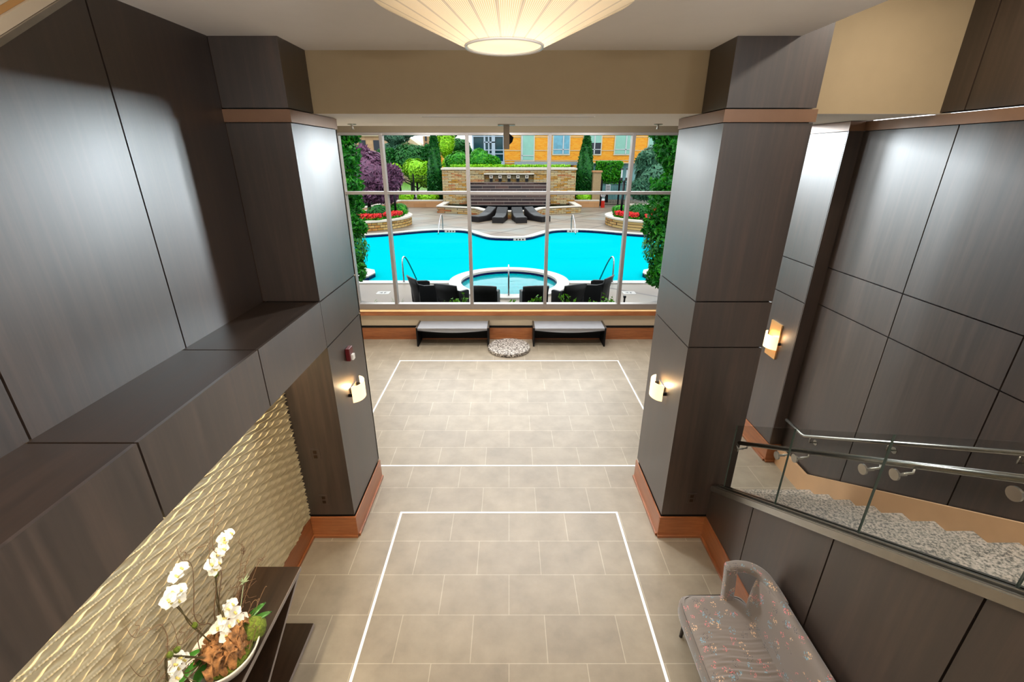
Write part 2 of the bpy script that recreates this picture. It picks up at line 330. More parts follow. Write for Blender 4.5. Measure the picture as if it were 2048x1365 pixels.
# the outdoor finishes are a little darker than they look under the bright sky
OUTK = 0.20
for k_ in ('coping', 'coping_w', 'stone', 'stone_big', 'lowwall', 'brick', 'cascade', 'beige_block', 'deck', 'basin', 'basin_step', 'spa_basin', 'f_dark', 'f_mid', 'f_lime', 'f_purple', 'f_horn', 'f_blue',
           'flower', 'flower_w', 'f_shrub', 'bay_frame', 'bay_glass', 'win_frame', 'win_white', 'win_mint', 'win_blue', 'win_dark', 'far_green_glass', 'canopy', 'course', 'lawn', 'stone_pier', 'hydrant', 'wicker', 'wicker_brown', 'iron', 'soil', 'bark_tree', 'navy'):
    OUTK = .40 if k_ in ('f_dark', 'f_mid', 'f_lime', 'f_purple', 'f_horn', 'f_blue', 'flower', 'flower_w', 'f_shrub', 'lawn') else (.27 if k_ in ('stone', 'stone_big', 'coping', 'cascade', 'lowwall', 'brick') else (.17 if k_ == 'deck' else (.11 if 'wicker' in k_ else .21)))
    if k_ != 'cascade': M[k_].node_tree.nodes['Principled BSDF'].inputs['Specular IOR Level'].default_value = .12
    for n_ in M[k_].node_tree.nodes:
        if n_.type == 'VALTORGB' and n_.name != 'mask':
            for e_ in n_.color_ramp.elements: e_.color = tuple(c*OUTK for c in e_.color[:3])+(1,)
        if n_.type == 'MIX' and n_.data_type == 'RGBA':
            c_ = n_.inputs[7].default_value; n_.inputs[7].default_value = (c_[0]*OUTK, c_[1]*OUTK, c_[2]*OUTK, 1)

# ------------------------------------------------------------------ mesh helpers
class MB:
    def __init__(s): s.v = []; s.f = []; s.m = []; s.s = []
    def add(s, vs, fs, mi=0, smooth=False):
        o = len(s.v); s.v += [tuple(p) for p in vs]; s.f += [tuple(i+o for i in f) for f in fs]; s.m += [mi]*len(fs); s.s += [smooth]*len(fs); return s
    def box(s, x0, x1, y0, y1, z0, z1, mi=0):
        v = [(x, y, z) for z in (z0, z1) for y in (y0, y1) for x in (x0, x1)]
        return s.add(v, [(0, 2, 3, 1), (4, 5, 7, 6), (0, 1, 5, 4), (2, 6, 7, 3), (0, 4, 6, 2), (1, 3, 7, 5)], mi)
    def prism(s, poly, a, b, axis='z', mi=0, smooth=False):
        f = {'z': lambda p, t: (p[0], p[1], t), 'x': lambda p, t: (t, p[0], p[1]), 'y': lambda p, t: (p[0], t, p[1])}[axis]
        n = len(poly); v = [f(p, a) for p in poly]+[f(p, b) for p in poly]
        fs = [(i, (i+1) % n, (i+1) % n+n, i+n) for i in range(n)]
        s.add(v, fs, mi, smooth)
        tri = tessellate_polygon([[Vector((p[0], p[1], 0)) for p in poly]])
        s.add([f(p, a) for p in poly], [tuple(t) for t in tri], mi); s.add([f(p, b) for p in poly], [tuple(t)[::-1] for t in tri], mi); return s
    def tube(s, pts, r, seg=8, mi=0, cap=True, flat=None):
        P = [Vector(p) for p in pts]; n = len(P); rs = r if hasattr(r, '__len__') else [r]*n
        rings = []; up = None
        for i in range(n):
            t = (P[min(i+1, n-1)]-P[max(i-1, 0)]).normalized()
            if up is None: up = t.cross(Vector((0, 0, 1))) if abs(t.z) < .9 else t.cross(Vector((1, 0, 0)))
            up = (up - t*up.dot(t)).normalized(); w = t.cross(up)
            k = flat or 1
            rings.append([P[i]+(up*math.cos(a)+w*math.sin(a)*k)*rs[i] for a in [2*math.pi*j/seg for j in range(seg)]])
        v = [q for rg in rings for q in rg]
        fs = [(i*seg+j, i*seg+(j+1) % seg, (i+1)*seg+(j+1) % seg, (i+1)*seg+j) for i in range(n-1) for j in range(seg)]
        if cap: fs += [tuple(range(seg))[::-1], tuple((n-1)*seg+j for j in range(seg))]
        return s.add(v, fs, mi, True)
    def lathe(s, prof, c=(0, 0, 0), seg=32, mi=0, sx=1, sy=1, smooth=True):
        v = []
        for r, z in prof:
            for j in range(seg):
                a = 2*math.pi*j/seg; v.append((c[0]+r*math.cos(a)*sx, c[1]+r*math.sin(a)*sy, c[2]+z))
        n = len(prof); fs = [(i*seg+j, i*seg+(j+1) % seg, (i+1)*seg+(j+1) % seg, (i+1)*seg+j) for i in range(n-1) for j in range(seg)]
        return s.add(v, fs, mi, smooth)
    def cyl(s, c, r, h, axis='z', seg=20, mi=0):
        s2 = MB(); s2.lathe([(0, 0), (r, 0), (r, h), (0, h)], (0, 0, 0), seg, mi, smooth=False)
        g = {'z': lambda p: (c[0]+p[0], c[1]+p[1], c[2]+p[2]), 'x': lambda p: (c[0]+p[2], c[1]+p[0], c[2]+p[1]), 'y': lambda p: (c[0]+p[0], c[1]+p[2], c[2]+p[1])}[axis]
        return s.add([g(p) for p in s2.v], s2.f, mi)
    def ell(s, c, rx, ry, rz, seg=20, mi=0, jit=0):
        v = []; fs = []; nr = seg//2
        for i in range(nr+1):
            for j in range(seg):
                a = math.pi*i/nr; b = 2*math.pi*j/seg; k = 1+(rnd.uniform(-jit, jit) if jit else 0)
                v.append((c[0]+rx*k*math.sin(a)*math.cos(b), c[1]+ry*k*math.sin(a)*math.sin(b), c[2]+rz*k*math.cos(a)))
        fs = [(i*seg+j, i*seg+(j+1) % seg, (i+1)*seg+(j+1) % seg, (i+1)*seg+j) for i in range(nr) for j in range(seg)]
        return s.add(v, fs, mi, True)
    def build(s, name, mats, parent=None, world=False, bevel=0, fix=True):
        if not isinstance(mats, (list, tuple)): mats = [mats]
        off = Vector((0, 0, 0))
        if parent is not None and world:
            q = parent
            while q is not None: off += q.location; q = q.parent
        me = bpy.data.meshes.new(name)
        v = [(p[0]-off.x, p[1]-off.y, p[2]-off.z) for p in s.v] if world and parent is not None else s.v
        me.from_pydata(v, [], s.f)
        for mt in mats: me.materials.append(mt)
        me.polygons.foreach_set('material_index', s.m); me.polygons.foreach_set('use_smooth', s.s)
        me.validate(); me.update()
        if fix:
            import bmesh
            bm = bmesh.new(); bm.from_mesh(me); bmesh.ops.remove_doubles(bm, verts=bm.verts, dist=1e-6) if len(s.v) < 20000 else None
            bmesh.ops.recalc_face_normals(bm, faces=bm.faces); bm.to_mesh(me); bm.free()
        o = bpy.data.objects.new(name, me); COL.objects.link(o)
        if parent is not None: o.parent = parent
        if bevel:
            md = o.modifiers.new('bevel', 'BEVEL'); md.width = bevel; md.segments = 2; md.limit_method = 'ANGLE'; md.angle_limit = R(40)
        return o
def tag(o, label, cat, group=None, kind=None):
    o['label'] = label; o['category'] = cat
    if group: o['group'] = group
    if kind: o['kind'] = kind
    return o
def thing(name, label, cat, loc=(0, 0, 0), rotz=0, group=None):
    o = bpy.data.objects.new(name, None); COL.objects.link(o); o.location = loc; o.rotation_euler = (0, 0, rotz); o.empty_display_size = .1
    return tag(o, label, cat, group)
def struct(name, mb, mats, label=None, **kw):
    o = mb.build(name, mats, **kw); o['kind'] = 'structure'; o['label'] = label or name.replace('_', ' '); o['category'] = name.split('_')[0]
    return o
def dup(root, loc, rotz, label, scale=None):
    r = root.copy(); COL.objects.link(r); r.location = loc; r.rotation_euler = (0, 0, rotz); r['label'] = label
    if scale: r.scale = scale
    for ch in list(root.children):
        c = ch.copy(); COL.objects.link(c); c.parent = r
        for g in ch.children:
            d = g.copy(); COL.objects.link(d); d.parent = c
    return r
def leaf_mesh(name, P, size, mat, parent=None, world=True, seed=1, aspect=1.6, kind=None, updir=.3):
    """many small folded leaves at the points P"""
    g = np.random.default_rng(seed); n = len(P)
    a = g.normal(size=(n, 3)); a[:, 2] += updir; a /= np.linalg.norm(a, axis=1)[:, None]
    b = g.normal(size=(n, 3)); b -= (b*a).sum(1)[:, None]*a; b /= np.linalg.norm(b, axis=1)[:, None]
    c = np.cross(a, b); s = size*(.6+.8*g.random(n))[:, None]
    P = np.asarray(P, float)
    off = np.array([0., 0., 0.])
    if parent is not None and world: off = np.array(parent.location)
    v = np.stack([P-b*s*.5*aspect, P+c*s*.42+a*s*.1, P+b*s*.5*aspect, P-c*s*.42+a*s*.1], 1)-off
    me = bpy.data.meshes.new(name); me.from_pydata(v.reshape(-1, 3).tolist(), [], [(4*i, 4*i+1, 4*i+2, 4*i+3) for i in range(n)])
    me.materials.append(mat); me.update()
    o = bpy.data.objects.new(name, me); COL.objects.link(o)
    if parent is not None: o.parent = parent
    if kind: o['kind'] = kind
    return o
def crown_pts(c, r, n, seed, lump=.25, solid=.35, nl=14, box=False):
    g = np.random.default_rng(seed)
    if box:
        p = g.uniform(-1, 1, (n, 3)); ax = g.integers(0, 3, n); sg = g.choice([-1, 1], n); sh = g.random(n) > solid
        p[np.arange(n)[sh], ax[sh]] = sg[sh]*g.uniform(.9, 1.02, sh.sum())
        return p*np.array(r)+np.array(c)
    d = g.normal(size=(n, 3)); d /= np.linalg.norm(d, axis=1)[:, None]
    L = g.normal(size=(nl, 3)); L /= np.linalg.norm(L, axis=1)[:, None]
    k = np.clip((d@L.T).max(1)-.55, 0, 1)/.45
    rad = (1-lump)+lump*k
    rad *= np.where(g.random(n) < solid, g.random(n)**.4, g.uniform(.88, 1.04, n))
    return d*rad[:, None]*np.array(r)+np.array(c)
def cone_pts(base, r, h, n, seed, power=.75):
    g = np.random.default_rng(seed); t = g.random(n)**1.15; a = g.random(n)*2*math.pi
    rr = r*np.minimum(1, (1-t)**power*1.0+.02)*(np.where(t < .08, .7+t*3.5, 1))*g.uniform(.82, 1.05, n)*(1+.1*np.sin(a*5+t*9))
    return np.stack([base[0]+rr*np.cos(a), base[1]+rr*np.sin(a), base[2]+t*h], 1)

# ================================================================== SETTING: interior shell
XL, XR = -2.23, 3.78          # left wall, right wall
LX, RX = -1.715, 1.69         # inner faces of the two piers
PY0, PY1 = 3.975, 5.0         # pier front and back
WY = 10.02                    # window plane
BAND0, BAND1 = 4.243, 4.34
G = .012                      # joint width
MW = [M['wood'], M['black'], M['copper']]

def panels_x(mb, x, side, ys, zs, th=.02, skip=()):
    """wood panels on a wall plane x; side=+1 faces +x; grooves left between them over a black backing"""
    for i in range(len(ys)-1):
        for j in range(len(zs)-1):
            if (i, j) in skip: continue
            a, b = sorted((x-side*th, x))
            mb.box(a, b, ys[i]+G/2, ys[i+1]-G/2, zs[j]+G/2, zs[j+1]-G/2, 0)
    a, b = sorted((x-side*th, x-side*(th+.06)))
    mb.box(a, b, ys[0], ys[-1], zs[0], zs[-1], 1)
def panels_y(mb, y, xs, zs, th=.02, back=True):
    for i in range(len(xs)-1):
        for j in range(len(zs)-1):
            mb.box(xs[i]+G/2, xs[i+1]-G/2, y, y+th, zs[j]+G/2, zs[j+1]-G/2, 0)
    if back: mb.box(xs[0], xs[-1], y+th, y+th+.03, zs[0], zs[-1], 1)

b = MB(); b.box(-8, 8, -4, WY+.12, -.2, 0)
struct('floor', b, M['tile'], 'taupe stone tile floor in running bond')
# inlaid white lines
def inlay(n, x0, x1, y0, y1, label):
    b = MB(); b.box(x0, x1, y0, y1, .0, .003); struct('trim_%d' % n, b, M['inlay'], label)
w = .0125
inlay(1, -1.30-w, -1.30+w, .2, 4.335+w, 'white floor inlay line of the near rectangle, left side')
inlay(2, 1.30-w, 1.30+w, .2, 4.335+w, 'white floor inlay line of the near rectangle, right side')
inlay(3, -1.30+w, 1.30-w, 4.335-w, 4.335+w, 'white floor inlay line closing the near rectangle')
inlay(4, -2.29, 2.29, 5.235-w, 5.235+w, 'white floor inlay line between the piers')
inlay(5, -2.29-w, -2.29+w, 5.235+w, 8.747+w, 'white floor inlay line of the far rectangle, left side')
inlay(6, 2.29-w, 2.29+w, 5.235+w, 8.747+w, 'white floor inlay line of the far rectangle, right side')
inlay(7, -2.29+w, 2.29-w, 8.747-w, 8.747+w, 'white floor inlay line below the benches')

# upper left wall with sloped top towards the camera
b = MB()
zb = 2.77; YS = [-1.5, -.41, .68, 1.80, 2.906, PY0]
sl = lambda y: min(4.82, 4.44+.62*(y-2.34))
for i in range(5):
    y0, y1 = YS[i]+G/2, YS[i+1]-G/2
    if sl(y0) < 3.0: continue
    if i == 4: poly = [(y0, zb), (y1, zb), (y1, 4.82), (y0+.06, 4.82), (y0, sl(y0))]
    else: poly = [(y0, zb), (y1, zb), (y1, sl(y1)), (y0, sl(y0))]
    b.prism(poly, XL-.02, XL, 'x', 0)
b.prism([(.55, zb), (PY0, zb), (PY0, 4.82), (2.95, 4.82), (.55, sl(.55))], XL-.1, XL-.02, 'x', 1)
struct('wall_left', b, MW, 'upper left wall of dark wood panels')
# the carved panel wall under the ledge
def wave_wall():
    y0, y1, z0, z1 = .2, PY0, .28, 2.335
    ny, nz = 940, 460
    Y, Z = np.meshgrid(np.linspace(y0, y1, ny), np.linspace(z0, z1, nz), indexing='ij')
    th = R(-7); u = Y*math.cos(th)+Z*math.sin(th); v = -Y*math.sin(th)+Z*math.cos(th)
    ph = .50*np.sin(2*math.pi*(u/.24+v/.084))+.25*np.sin(2*math.pi*(u/.61-v/.3)+1)
    h = 1-2*np.abs(np.sin(math.pi*(v/.045)+ph*1.25))
    X = XL+.019+.0165*h
    v3 = np.stack([X, Y, Z], 2).reshape(-1, 3)
    idx = np.arange(ny*nz).reshape(ny, nz)
    q = np.stack([idx[:-1, :-1], idx[1:, :-1], idx[1:, 1:], idx[:-1, 1:]], 2).reshape(-1, 4)
    me = bpy.data.meshes.new('wall_left_carved'); me.vertices.add(len(v3)); me.vertices.foreach_set('co', v3.ravel())
    me.loops.add(q.size); me.loops.foreach_set('vertex_index', q.ravel().astype(np.int32))
    me.polygons.add(len(q)); me.polygons.foreach_set('loop_start', np.arange(0, q.size, 4, dtype=np.int32))
    me.update(calc_edges=True); me.polygons.foreach_set('use_smooth', [True]*len(q)); me.materials.append(M['wave']); me.validate()
    o = bpy.data.objects.new('wall_left_carved', me); COL.objects.link(o); o['kind'] = 'structure'
    o['label'] = 'cream carved wave-relief wall under the wood ledge'; o['category'] = 'wall'
wave_wall()
b = MB(); b.box(XL-.12, XL-.0, -4, PY0, 0, 2.33)
struct('wall_left_backing', b, M['tan'], 'wall behind the carved relief')
# wooden soffit ledge
b = MB()
for i in range(5):
    y0, y1 = [-1.5, -.4, .68, 1.777, 2.868][i]+G/2, [-.4, .68, 1.777, 2.868, PY0][i]-G/2
    b.box(LX-.02, LX, y0, y1, 2.325, 2.77, 0)
    b.box(XL, LX-.02, y0, y1, 2.75, 2.77, 2)
b.box(XL, LX-.02, -1.5, PY0, 2.36, 2.75, 1)
struct('wall_soffit', b, [M['wood'], M['black'], M['wood_h']], 'boxed dark wood ledge along the left wall')
# linear wall washer in the underside of the ledge
lamp('wall_washer', 'AREA', (XL+.09, 1.95, 2.345), 62, (1, .84, .58), (0, R(0), 0), .05, 3.6)

# piers
def pier(name, xi, xo, side, label):
    b = MB(); x0, x1 = sorted((xi, xo)); t = .02
    for (z0, z1) in ((.30, 2.32), (2.32, 2.77), (2.77, BAND0)):
        b.box(x0+t, x1-t, PY0, PY0+t, z0+G/2, z1-G/2, 0)
        xa, xb = sorted((xi, xi-side*t)); b.box(xa, xb, PY0, PY1-t, z0+G/2, z1-G/2, 0)
        xa, xb = sorted((xo, xo+side*t)); b.box(xa, xb, PY0, PY1-t, z0+G/2, z1-G/2, 0)
        b.box(x0, x1, PY1-t, PY1, z0+G/2, z1-G/2, 0)
    b.box(x0+t, x1-t, PY0+t, PY1-t, 0, BAND1, 1)
    b.box(x0-.012 if side > 0 or xo > 0 else x0, x1+.012, PY0-.012, PY1, BAND0, BAND1-.006, 2)
    ztop = 5.4 if xo > 0 else 4.82
    b.box(x0, x1, PY0, 4.47, BAND1+.004, ztop, 0)
    return struct(name, b, MW, label)
pier('wall_pier_left', LX, XL, +1, 'left dark wood pier with copper band')
pier('wall_pier_right', RX, 2.39, -1, 'right dark wood pier with copper band')

# baseboards
def bb(name, segs, label):
    b = MB()
    for (x0, x1, y0, y1, nx, ny) in segs:
        b.box(x0, x1, y0, y1, .0, .28, 0)
        # shoe moulding
        b.box(x0-(.018 if nx < 0 else 0), x1+(.018 if nx > 0 else 0), y0-(.018 if ny < 0 else 0), y1, 0, .035, 0)
    return struct(name, b, M['cherry'], label, bevel=.004)
bb('baseboard_left', [(XL, XL+.025, .2, PY0-.025, 1, 0), (XL, LX+.016, PY0-.02, PY0+.0, 0, -1), (LX-.0, LX+.016, PY0, PY1, 1, 0)], 'cherry baseboard round the left pier and wall')
bb('baseboard_right', [(2.19-.02, 2.19, .2, PY0-.02, -1, 0), (RX-.016, 2.19, PY0-.02, PY0, 0, -1), (RX-.016, RX, PY0, PY1, -1, 0)], 'cherry baseboard round the right pier and stair wall')

# far lobby walls
b = MB(); b.box(-3.55, -3.44, PY1, WY, 0, 4.75); struct('wall_lobby_left', b, M['beige'], 'left wall of the window lobby')
b = MB(); b.box(-3.44, LX, PY1-.03, PY1-.001, 0, 4.34); b.v = b.v; struct('wall_lobby_return', b, M['beige'])
# second pier / right lobby wall with wood panels
b = MB()
P2X = 3.62
panels_x(b, P2X, -1, [5.36, 6.5, 7.6, 8.8, WY], [.28, 2.32, 2.77, BAND0])
b.box(P2X, XR, 5.350, 5.359, .28, BAND0, 0); b.box(P2X+.03, XR+.1, 5.39, WY, 0, 4.75, 1)
b.box(P2X-.012, XR, 5.338, WY, BAND0, BAND1-.006, 2)
struct('wall_lobby_right', b, MW, 'right lobby pier of dark wood panels')
bb('baseboard_lobby_right', [(P2X-.02, P2X, 5.35, WY, -1, 0), (P2X-.02, XR, 5.33, 5.35, 0, -1)], 'cherry baseboard of the right lobby pier')
b = MB()
panels_x(b, XR, -1, [-1.5, -.2, .9, 2.0, 3.12, 4.235, 5.36], [.0, 2.32, 2.77, BAND0])
panels_x(b, XR, -1, [-1.5, -.2, .9, 2.0, 3.12, 4.235, 4.49], [BAND1+.004, 5.4])
b.box(XR-.012, XR+.05, -1.5, 5.36, BAND0, BAND1-.006, 2)
struct('wall_right', b, MW, 'right stair wall of dark wood panels with copper band')
# tan header wall and ceilings
b = MB(); b.box(XL-.1, XR+.1, 4.47, 4.57, BAND1, 5.5)
struct('wall_header', b, M['tan'], 'tan painted header wall above the piers')
b = MB(); b.box(-3.5, XR, 4.57, 6.24, BAND1, 4.45); b.box(-3.5, XR+.1, 6.2, WY+.2, 4.75, 4.85); b.box(-3.5, XR, 6.2, 6.24, 4.4, 4.75)
b.box(XL, XR, 4.471, 4.57, BAND1-.001, BAND1+.02)
struct('ceiling_lobby', b, M['white'], 'white lowered lobby ceiling')
b = MB(); b.box(-4.5, 2.16, -4, 4.47, 4.82, 5.4)
struct('ceiling', b, M['white'], 'white hall ceiling')
b = MB(); b.box(2.1, XR+.1, -4, 4.57, 5.4, 5.5)
struct('ceiling_stair', b, M['white'], 'white ceiling over the stairs')
# back of the hall (behind the camera)
b = MB(); b.box(-4.6, XR+.1, -4.1, -4, 0, 5.5); struct('wall_back', b, M['tan'], 'back wall of the hall')
b = MB(); b.box(-4.6, -4.5, -4.1, 4.5, 0, 4.82); struct('wall_left_outer', b, M['tan'], 'outer wall beyond the left stair')
b = MB(); b.box(-4.5, XL-.1, 3.9, 4.5, 0, 4.82); struct('wall_left_end', b, M['stone_pier'], 'end wall of the left stair')
b = MB(); b.box(XL+.0, 2.3, -4, .3, 2.25, 2.42); b.box(2.3, XR, -4, .78, 2.25, 2.42); struct('floor_mezzanine', b, M['tile'], 'mezzanine landing')

# window wall
b = MB()
b.box(-3.44, P2X, WY-.02, WY+.12, 0, .69)
b.box(3.45, P2X, WY-.02, WY+.12, .69, 4.42)
struct('wall_front', b, M['beige'], 'low beige wall under the big window')
b = MB(); b.box(-3.44, P2X, WY-.02, WY+.12, 4.42, 4.78); struct('wall_front_header', b, plain('taupe_header', srgb(104, 92, 74), .8, spec=.1), 'taupe header above the big window')
b = MB(); b.box(-3.44, P2X-.02, WY-.045, WY-.02, 0, .275); b.box(-3.44, P2X-.02, WY-.06, WY-.02, .0, .035); b.box(-3.44, P2X-.02, WY-.04, WY-.02, .285, .33, 1)
struct('baseboard_front', b, [M['cherry'], M['black']], 'cherry baseboard under the big window')
b = MB(); b.box(-3.44, P2X, WY-.14, WY-.0, .61, .715, 0); b.box(-3.44, P2X, WY-.14, WY+.02, .715, .725, 1)
struct('trim_8', b, [M['cherry'], M['maple']], 'wooden window sill', bevel=.006)
wnd = bpy.data.objects.new('window_1', None); COL.objects.link(wnd); wnd.location = (0, WY, .73)
wnd['kind'] = 'structure'; wnd['label'] = 'big grid window to the pool terrace'; wnd['category'] = 'window'
b = MB()
xs = [-3.44, -2.565, -.845, .82, 2.50, 3.45]
for x in xs: b.box(x-.035, x+.035, WY-.05, WY+.10, .73, 4.42)
b.box(-3.44, 3.45, WY-.048, WY+.098, .73, .86); b.box(-3.44, 3.45, WY-.048, WY+.098, 4.375, 4.425); b.box(-3.44, 3.45, WY-.048, WY+.098, 3.245, 3.305)
b.build('window_frame', M['alu'], wnd, True, bevel=.006)
for i in range(5):
    for z0, z1 in ((.86, 3.245), (3.305, 4.375)):
        b = MB(); b.box(xs[i]+.035, xs[i+1]-.035, WY+.03, WY+.036, z0, z1); b.build('window_pane', M['pane'], wnd, True)

# left stair rail on the sloped wall top
t = thing('sloped_stair_curb', 'sloped beige curb with steel strip along the top of the left wall', 'stair curb', (XL, 2.4, 4.4))
def slope_strip(name, h0, h1, x0, x1, mat, y0=.6, y1=2.95):
    b = MB(); f = lambda y: 4.44+.62*(y-2.34)
    b.prism([(y0, f(y0)+h0), (y1, f(y1)+h0), (y1, f(y1)+h1), (y0, f(y0)+h1)], x0, x1, 'x'); return b.build(name, mat, t, True)
slope_strip('steel_strip', .002, .03, XL-.08, XL+.006, M['steel'])
slope_strip('beige_face', .031, .085, XL-.14, XL-.01, M['beige'])
slope_strip('gold_line', .086, .115, XL-.2, XL-.03, M['bronze_plate'])
slope_strip('top_line', .116, .128, XL-.22, XL-.03, M['beige'])

# ================================================================== STAIRS on the right
SX0, SX1 = 2.19, 2.31
knee = lambda y: .757+.60*(3.78-y)
b = MB()
YJ = [.3, 1.50, 2.35, 3.232, PY0]
for i in range(4):
    y0, y1 = YJ[i]+(.0 if i == 0 else G/2), YJ[i+1]-(0 if i == 3 else G/2)
    b.prism([(y0, .28), (y1, .28), (y1, knee(y1)-.005), (y0, knee(y0)-.005)], SX0, SX0+.02, 'x', 0)
b.prism([(.3, 0), (PY0, 0), (PY0, knee(PY0)-.01), (.3, knee(.3)-.01)], SX0+.02, SX1, 'x', 1)
struct('wall_stair', b, MW, 'dark wood panelled side wall of the right stair')
t = thing('granite_staircase', 'grey speckled granite staircase with tan skirting rising to the right', 'staircase', (3.0, 4.5, 0))
for k in range(14):
    ny = 4.53-.287*k; z = .173*(k+1)
    b = MB(); xa = (2.40 if ny > PY0 else SX1)+.002; b.box(xa, XR-.062, ny-.287, ny, z-.173, z-.03); b.box(xa, XR-.062, ny-.287, ny+.012, z-.03, z); b.build('step', M['granite'], t, True)
b = MB(); f = lambda y: .215+.603*(4.70-y)
b.prism([(5.3, .0), (4.55, .0), (.8, 2.2), (.8, f(.8)), (4.70, .28), (5.3, .28)], XR-.06, XR-.024, 'x')
b.build('skirting', M['skirt'], t, True)
# glass balustrade on the knee wall
t = thing('glass_balustrade', 'frameless glass balustrade with steel base rail and round handrail along the stair', 'balustrade', (2.25, 3.9, .75))
b = MB(); ya, yb = .35, PY0-.02
for (h0, h1, x0, x1) in ((0, .062, 2.165, 2.205), (.0, .045, 2.205, 2.33), (.045, .085, 2.222, 2.241), (.045, .085, 2.261, 2.285), (.062, .070, 2.175, 2.20)):
    b.prism([(ya, knee(ya)+h0), (yb, knee(yb)+h0), (yb, knee(yb)+h1), (ya, knee(ya)+h1)], x0, x1, 'x')
b.build('base_rail', M['steel'], t, True)
gj = [3.865, 3.065, 2.265, 1.465, .66]
for i in range(4):
    y1, y0 = gj[i]-.004, gj[i+1]+.004
    q = [(y0, knee(y0)+.06), (y1, knee(y1)+.06), (y1, knee(y1)+.825), (y0, knee(y0)+.825)]
    b = MB(); b.prism(q, 2.245, 2.257, 'x'); o = b.build('glass_panel', [M['rail_glass'], M['glass_edge']], t, True)
    for p in o.data.polygons:
        if abs(p.normal.x) < .5: p.material_index = 1
rl = lambda y: 1.30+.605*(3.9-y)
b = MB(); b.tube([(2.335, 3.90, rl(3.90)), (2.335, .6, rl(.6))], .021, 14); b.build('handrail', M['steel'], t, True)
for y in (3.76, 3.17, 2.965, 2.366, 2.16, 1.615, 1.4):
    z = knee(y)+.56
    b = MB(); b.cyl((2.226, y, z), .034, .012, 'x', 24); b.cyl((2.238, y, z), .010, .06, 'x', 10)
    b.tube([(2.26, y, z), (2.335, y, z+.01), (2.335, y, rl(y)-.018)], .008, 8)
    b.build('standoff_bracket', M['steel'], t, True)
t = thing('wall_handrail', 'round steel handrail fixed to the dark right stair wall', 'handrail', (3.70, 5.0, .73))
wr = lambda y: .735+.601*(4.87-y)
b = MB(); b.tube([(3.70, 5.25, .735), (3.70, 4.90, .735), (3.70, 4.84, .75), (3.70, .8, wr(.8))], .021, 14); b.build('rail', M['steel'], t, True)
for y in (4.75, 3.75, 2.75, 1.75):
    b = MB(); z = wr(y); b.cyl((XR-.006, y, z-.09), .034, .006, 'x', 20); b.tube([(XR-.004, y, z-.09), (3.70, y, z-.085), (3.70, y, z-.018)], .008, 8)
    b.build('bracket', M['steel'], t, True)

# ================================================================== FIXTURES on the piers
def sconce(x, side, y, z, label, plate=None):
    t = thing('wall_sconce', label, 'wall lamp', (x, y, z), 0, None)
    b = MB()
    if plate: y0, y1, z0, z1 = plate; b.box(*sorted((x, x+side*.02)), y0, y1, z0, z1); b.build('backplate', M['bronze_plate'], t, True)
    else:
        b.box(*sorted((x, x+side*.015)), y-.09, y+.09, z-.05, z+.05); b.build('backplate', M['steel'], t, True)
    b = MB(); n = 16; w, h, d = .145, .095, .11; o = .02
    ring = [(x+side*(o+d*math.cos(a)), y+w*math.sin(a)) for a in [R(-80)+R(160)*i/n for i in range(n+1)]]
    inn = [(x+side*(o+(d-.008)*math.cos(a)), y+(w-.008)*math.sin(a)) for a in [R(-80)+R(160)*i/n for i in range(n+1)]]
    poly = ring+inn[::-1]
    b.prism(poly, z-h, z+h, 'z'); b.build('glass_shade', M['sconce_glass'], t, True)
    for s in (-1, 1):
        b = MB(); b.box(*sorted((x+side*.0, x+side*.045)), y+s*(w-.012)-.008, y+s*(w-.012)+.008, z-.025, z+.01); b.build('clip', M['black'], t, True)
    l = lamp('sconce_light', 'POINT', (x+side*.05, y, z+.03), 2.6, (1, .72, .42), size=.02); 
sconce(LX, +1, 4.45, 1.625, 'lit curved frosted glass wall sconce on the left pier')
sconce(RX, -1, 4.47, 1.63, 'lit curved frosted glass wall sconce on the inner face of the right pier')
sconce(P2X, -1, 5.77, 1.67, 'lit glass wall sconce on a tall bronze plate, on the far right pier', (5.66, 5.91, 1.43, 1.92))
t = thing('fire_alarm', 'dark red fire alarm strobe above the sconce on the left pier', 'fire alarm', (LX, 4.44, 2.05))
b = MB(); b.box(LX, LX+.045, 4.385, 4.495, 1.985, 2.125); b.build('housing', M['red'], t, True, bevel=.006)
b = MB(); b.box(LX+.045, LX+.07, 4.41, 4.47, 1.99, 2.05); b.build('strobe_lens', M['white_plastic'], t, True, bevel=.004)
for x, z, lb in ((-2.02, 1.11, 'dark switch plate on the front of the left pier, upper of the two'), (-2.02, .515, 'dark outlet plate low on the front of the left pier'), (1.99, .535, 'dark outlet plate low on the front of the right pier')):
    t = thing('outlet_plate', lb, 'wall plate', (x, PY0-.006, z))
    b = MB(); b.box(-.05, .05, 0, .006, -.065, .065); b.build('cover', M['wood'], t, bevel=.002)
    b = MB()
    for k in (-.028, .028): b.box(-.018, .018, -.003, .0, k-.018, k+.018)
    b.build('socket', M['espresso'], t)
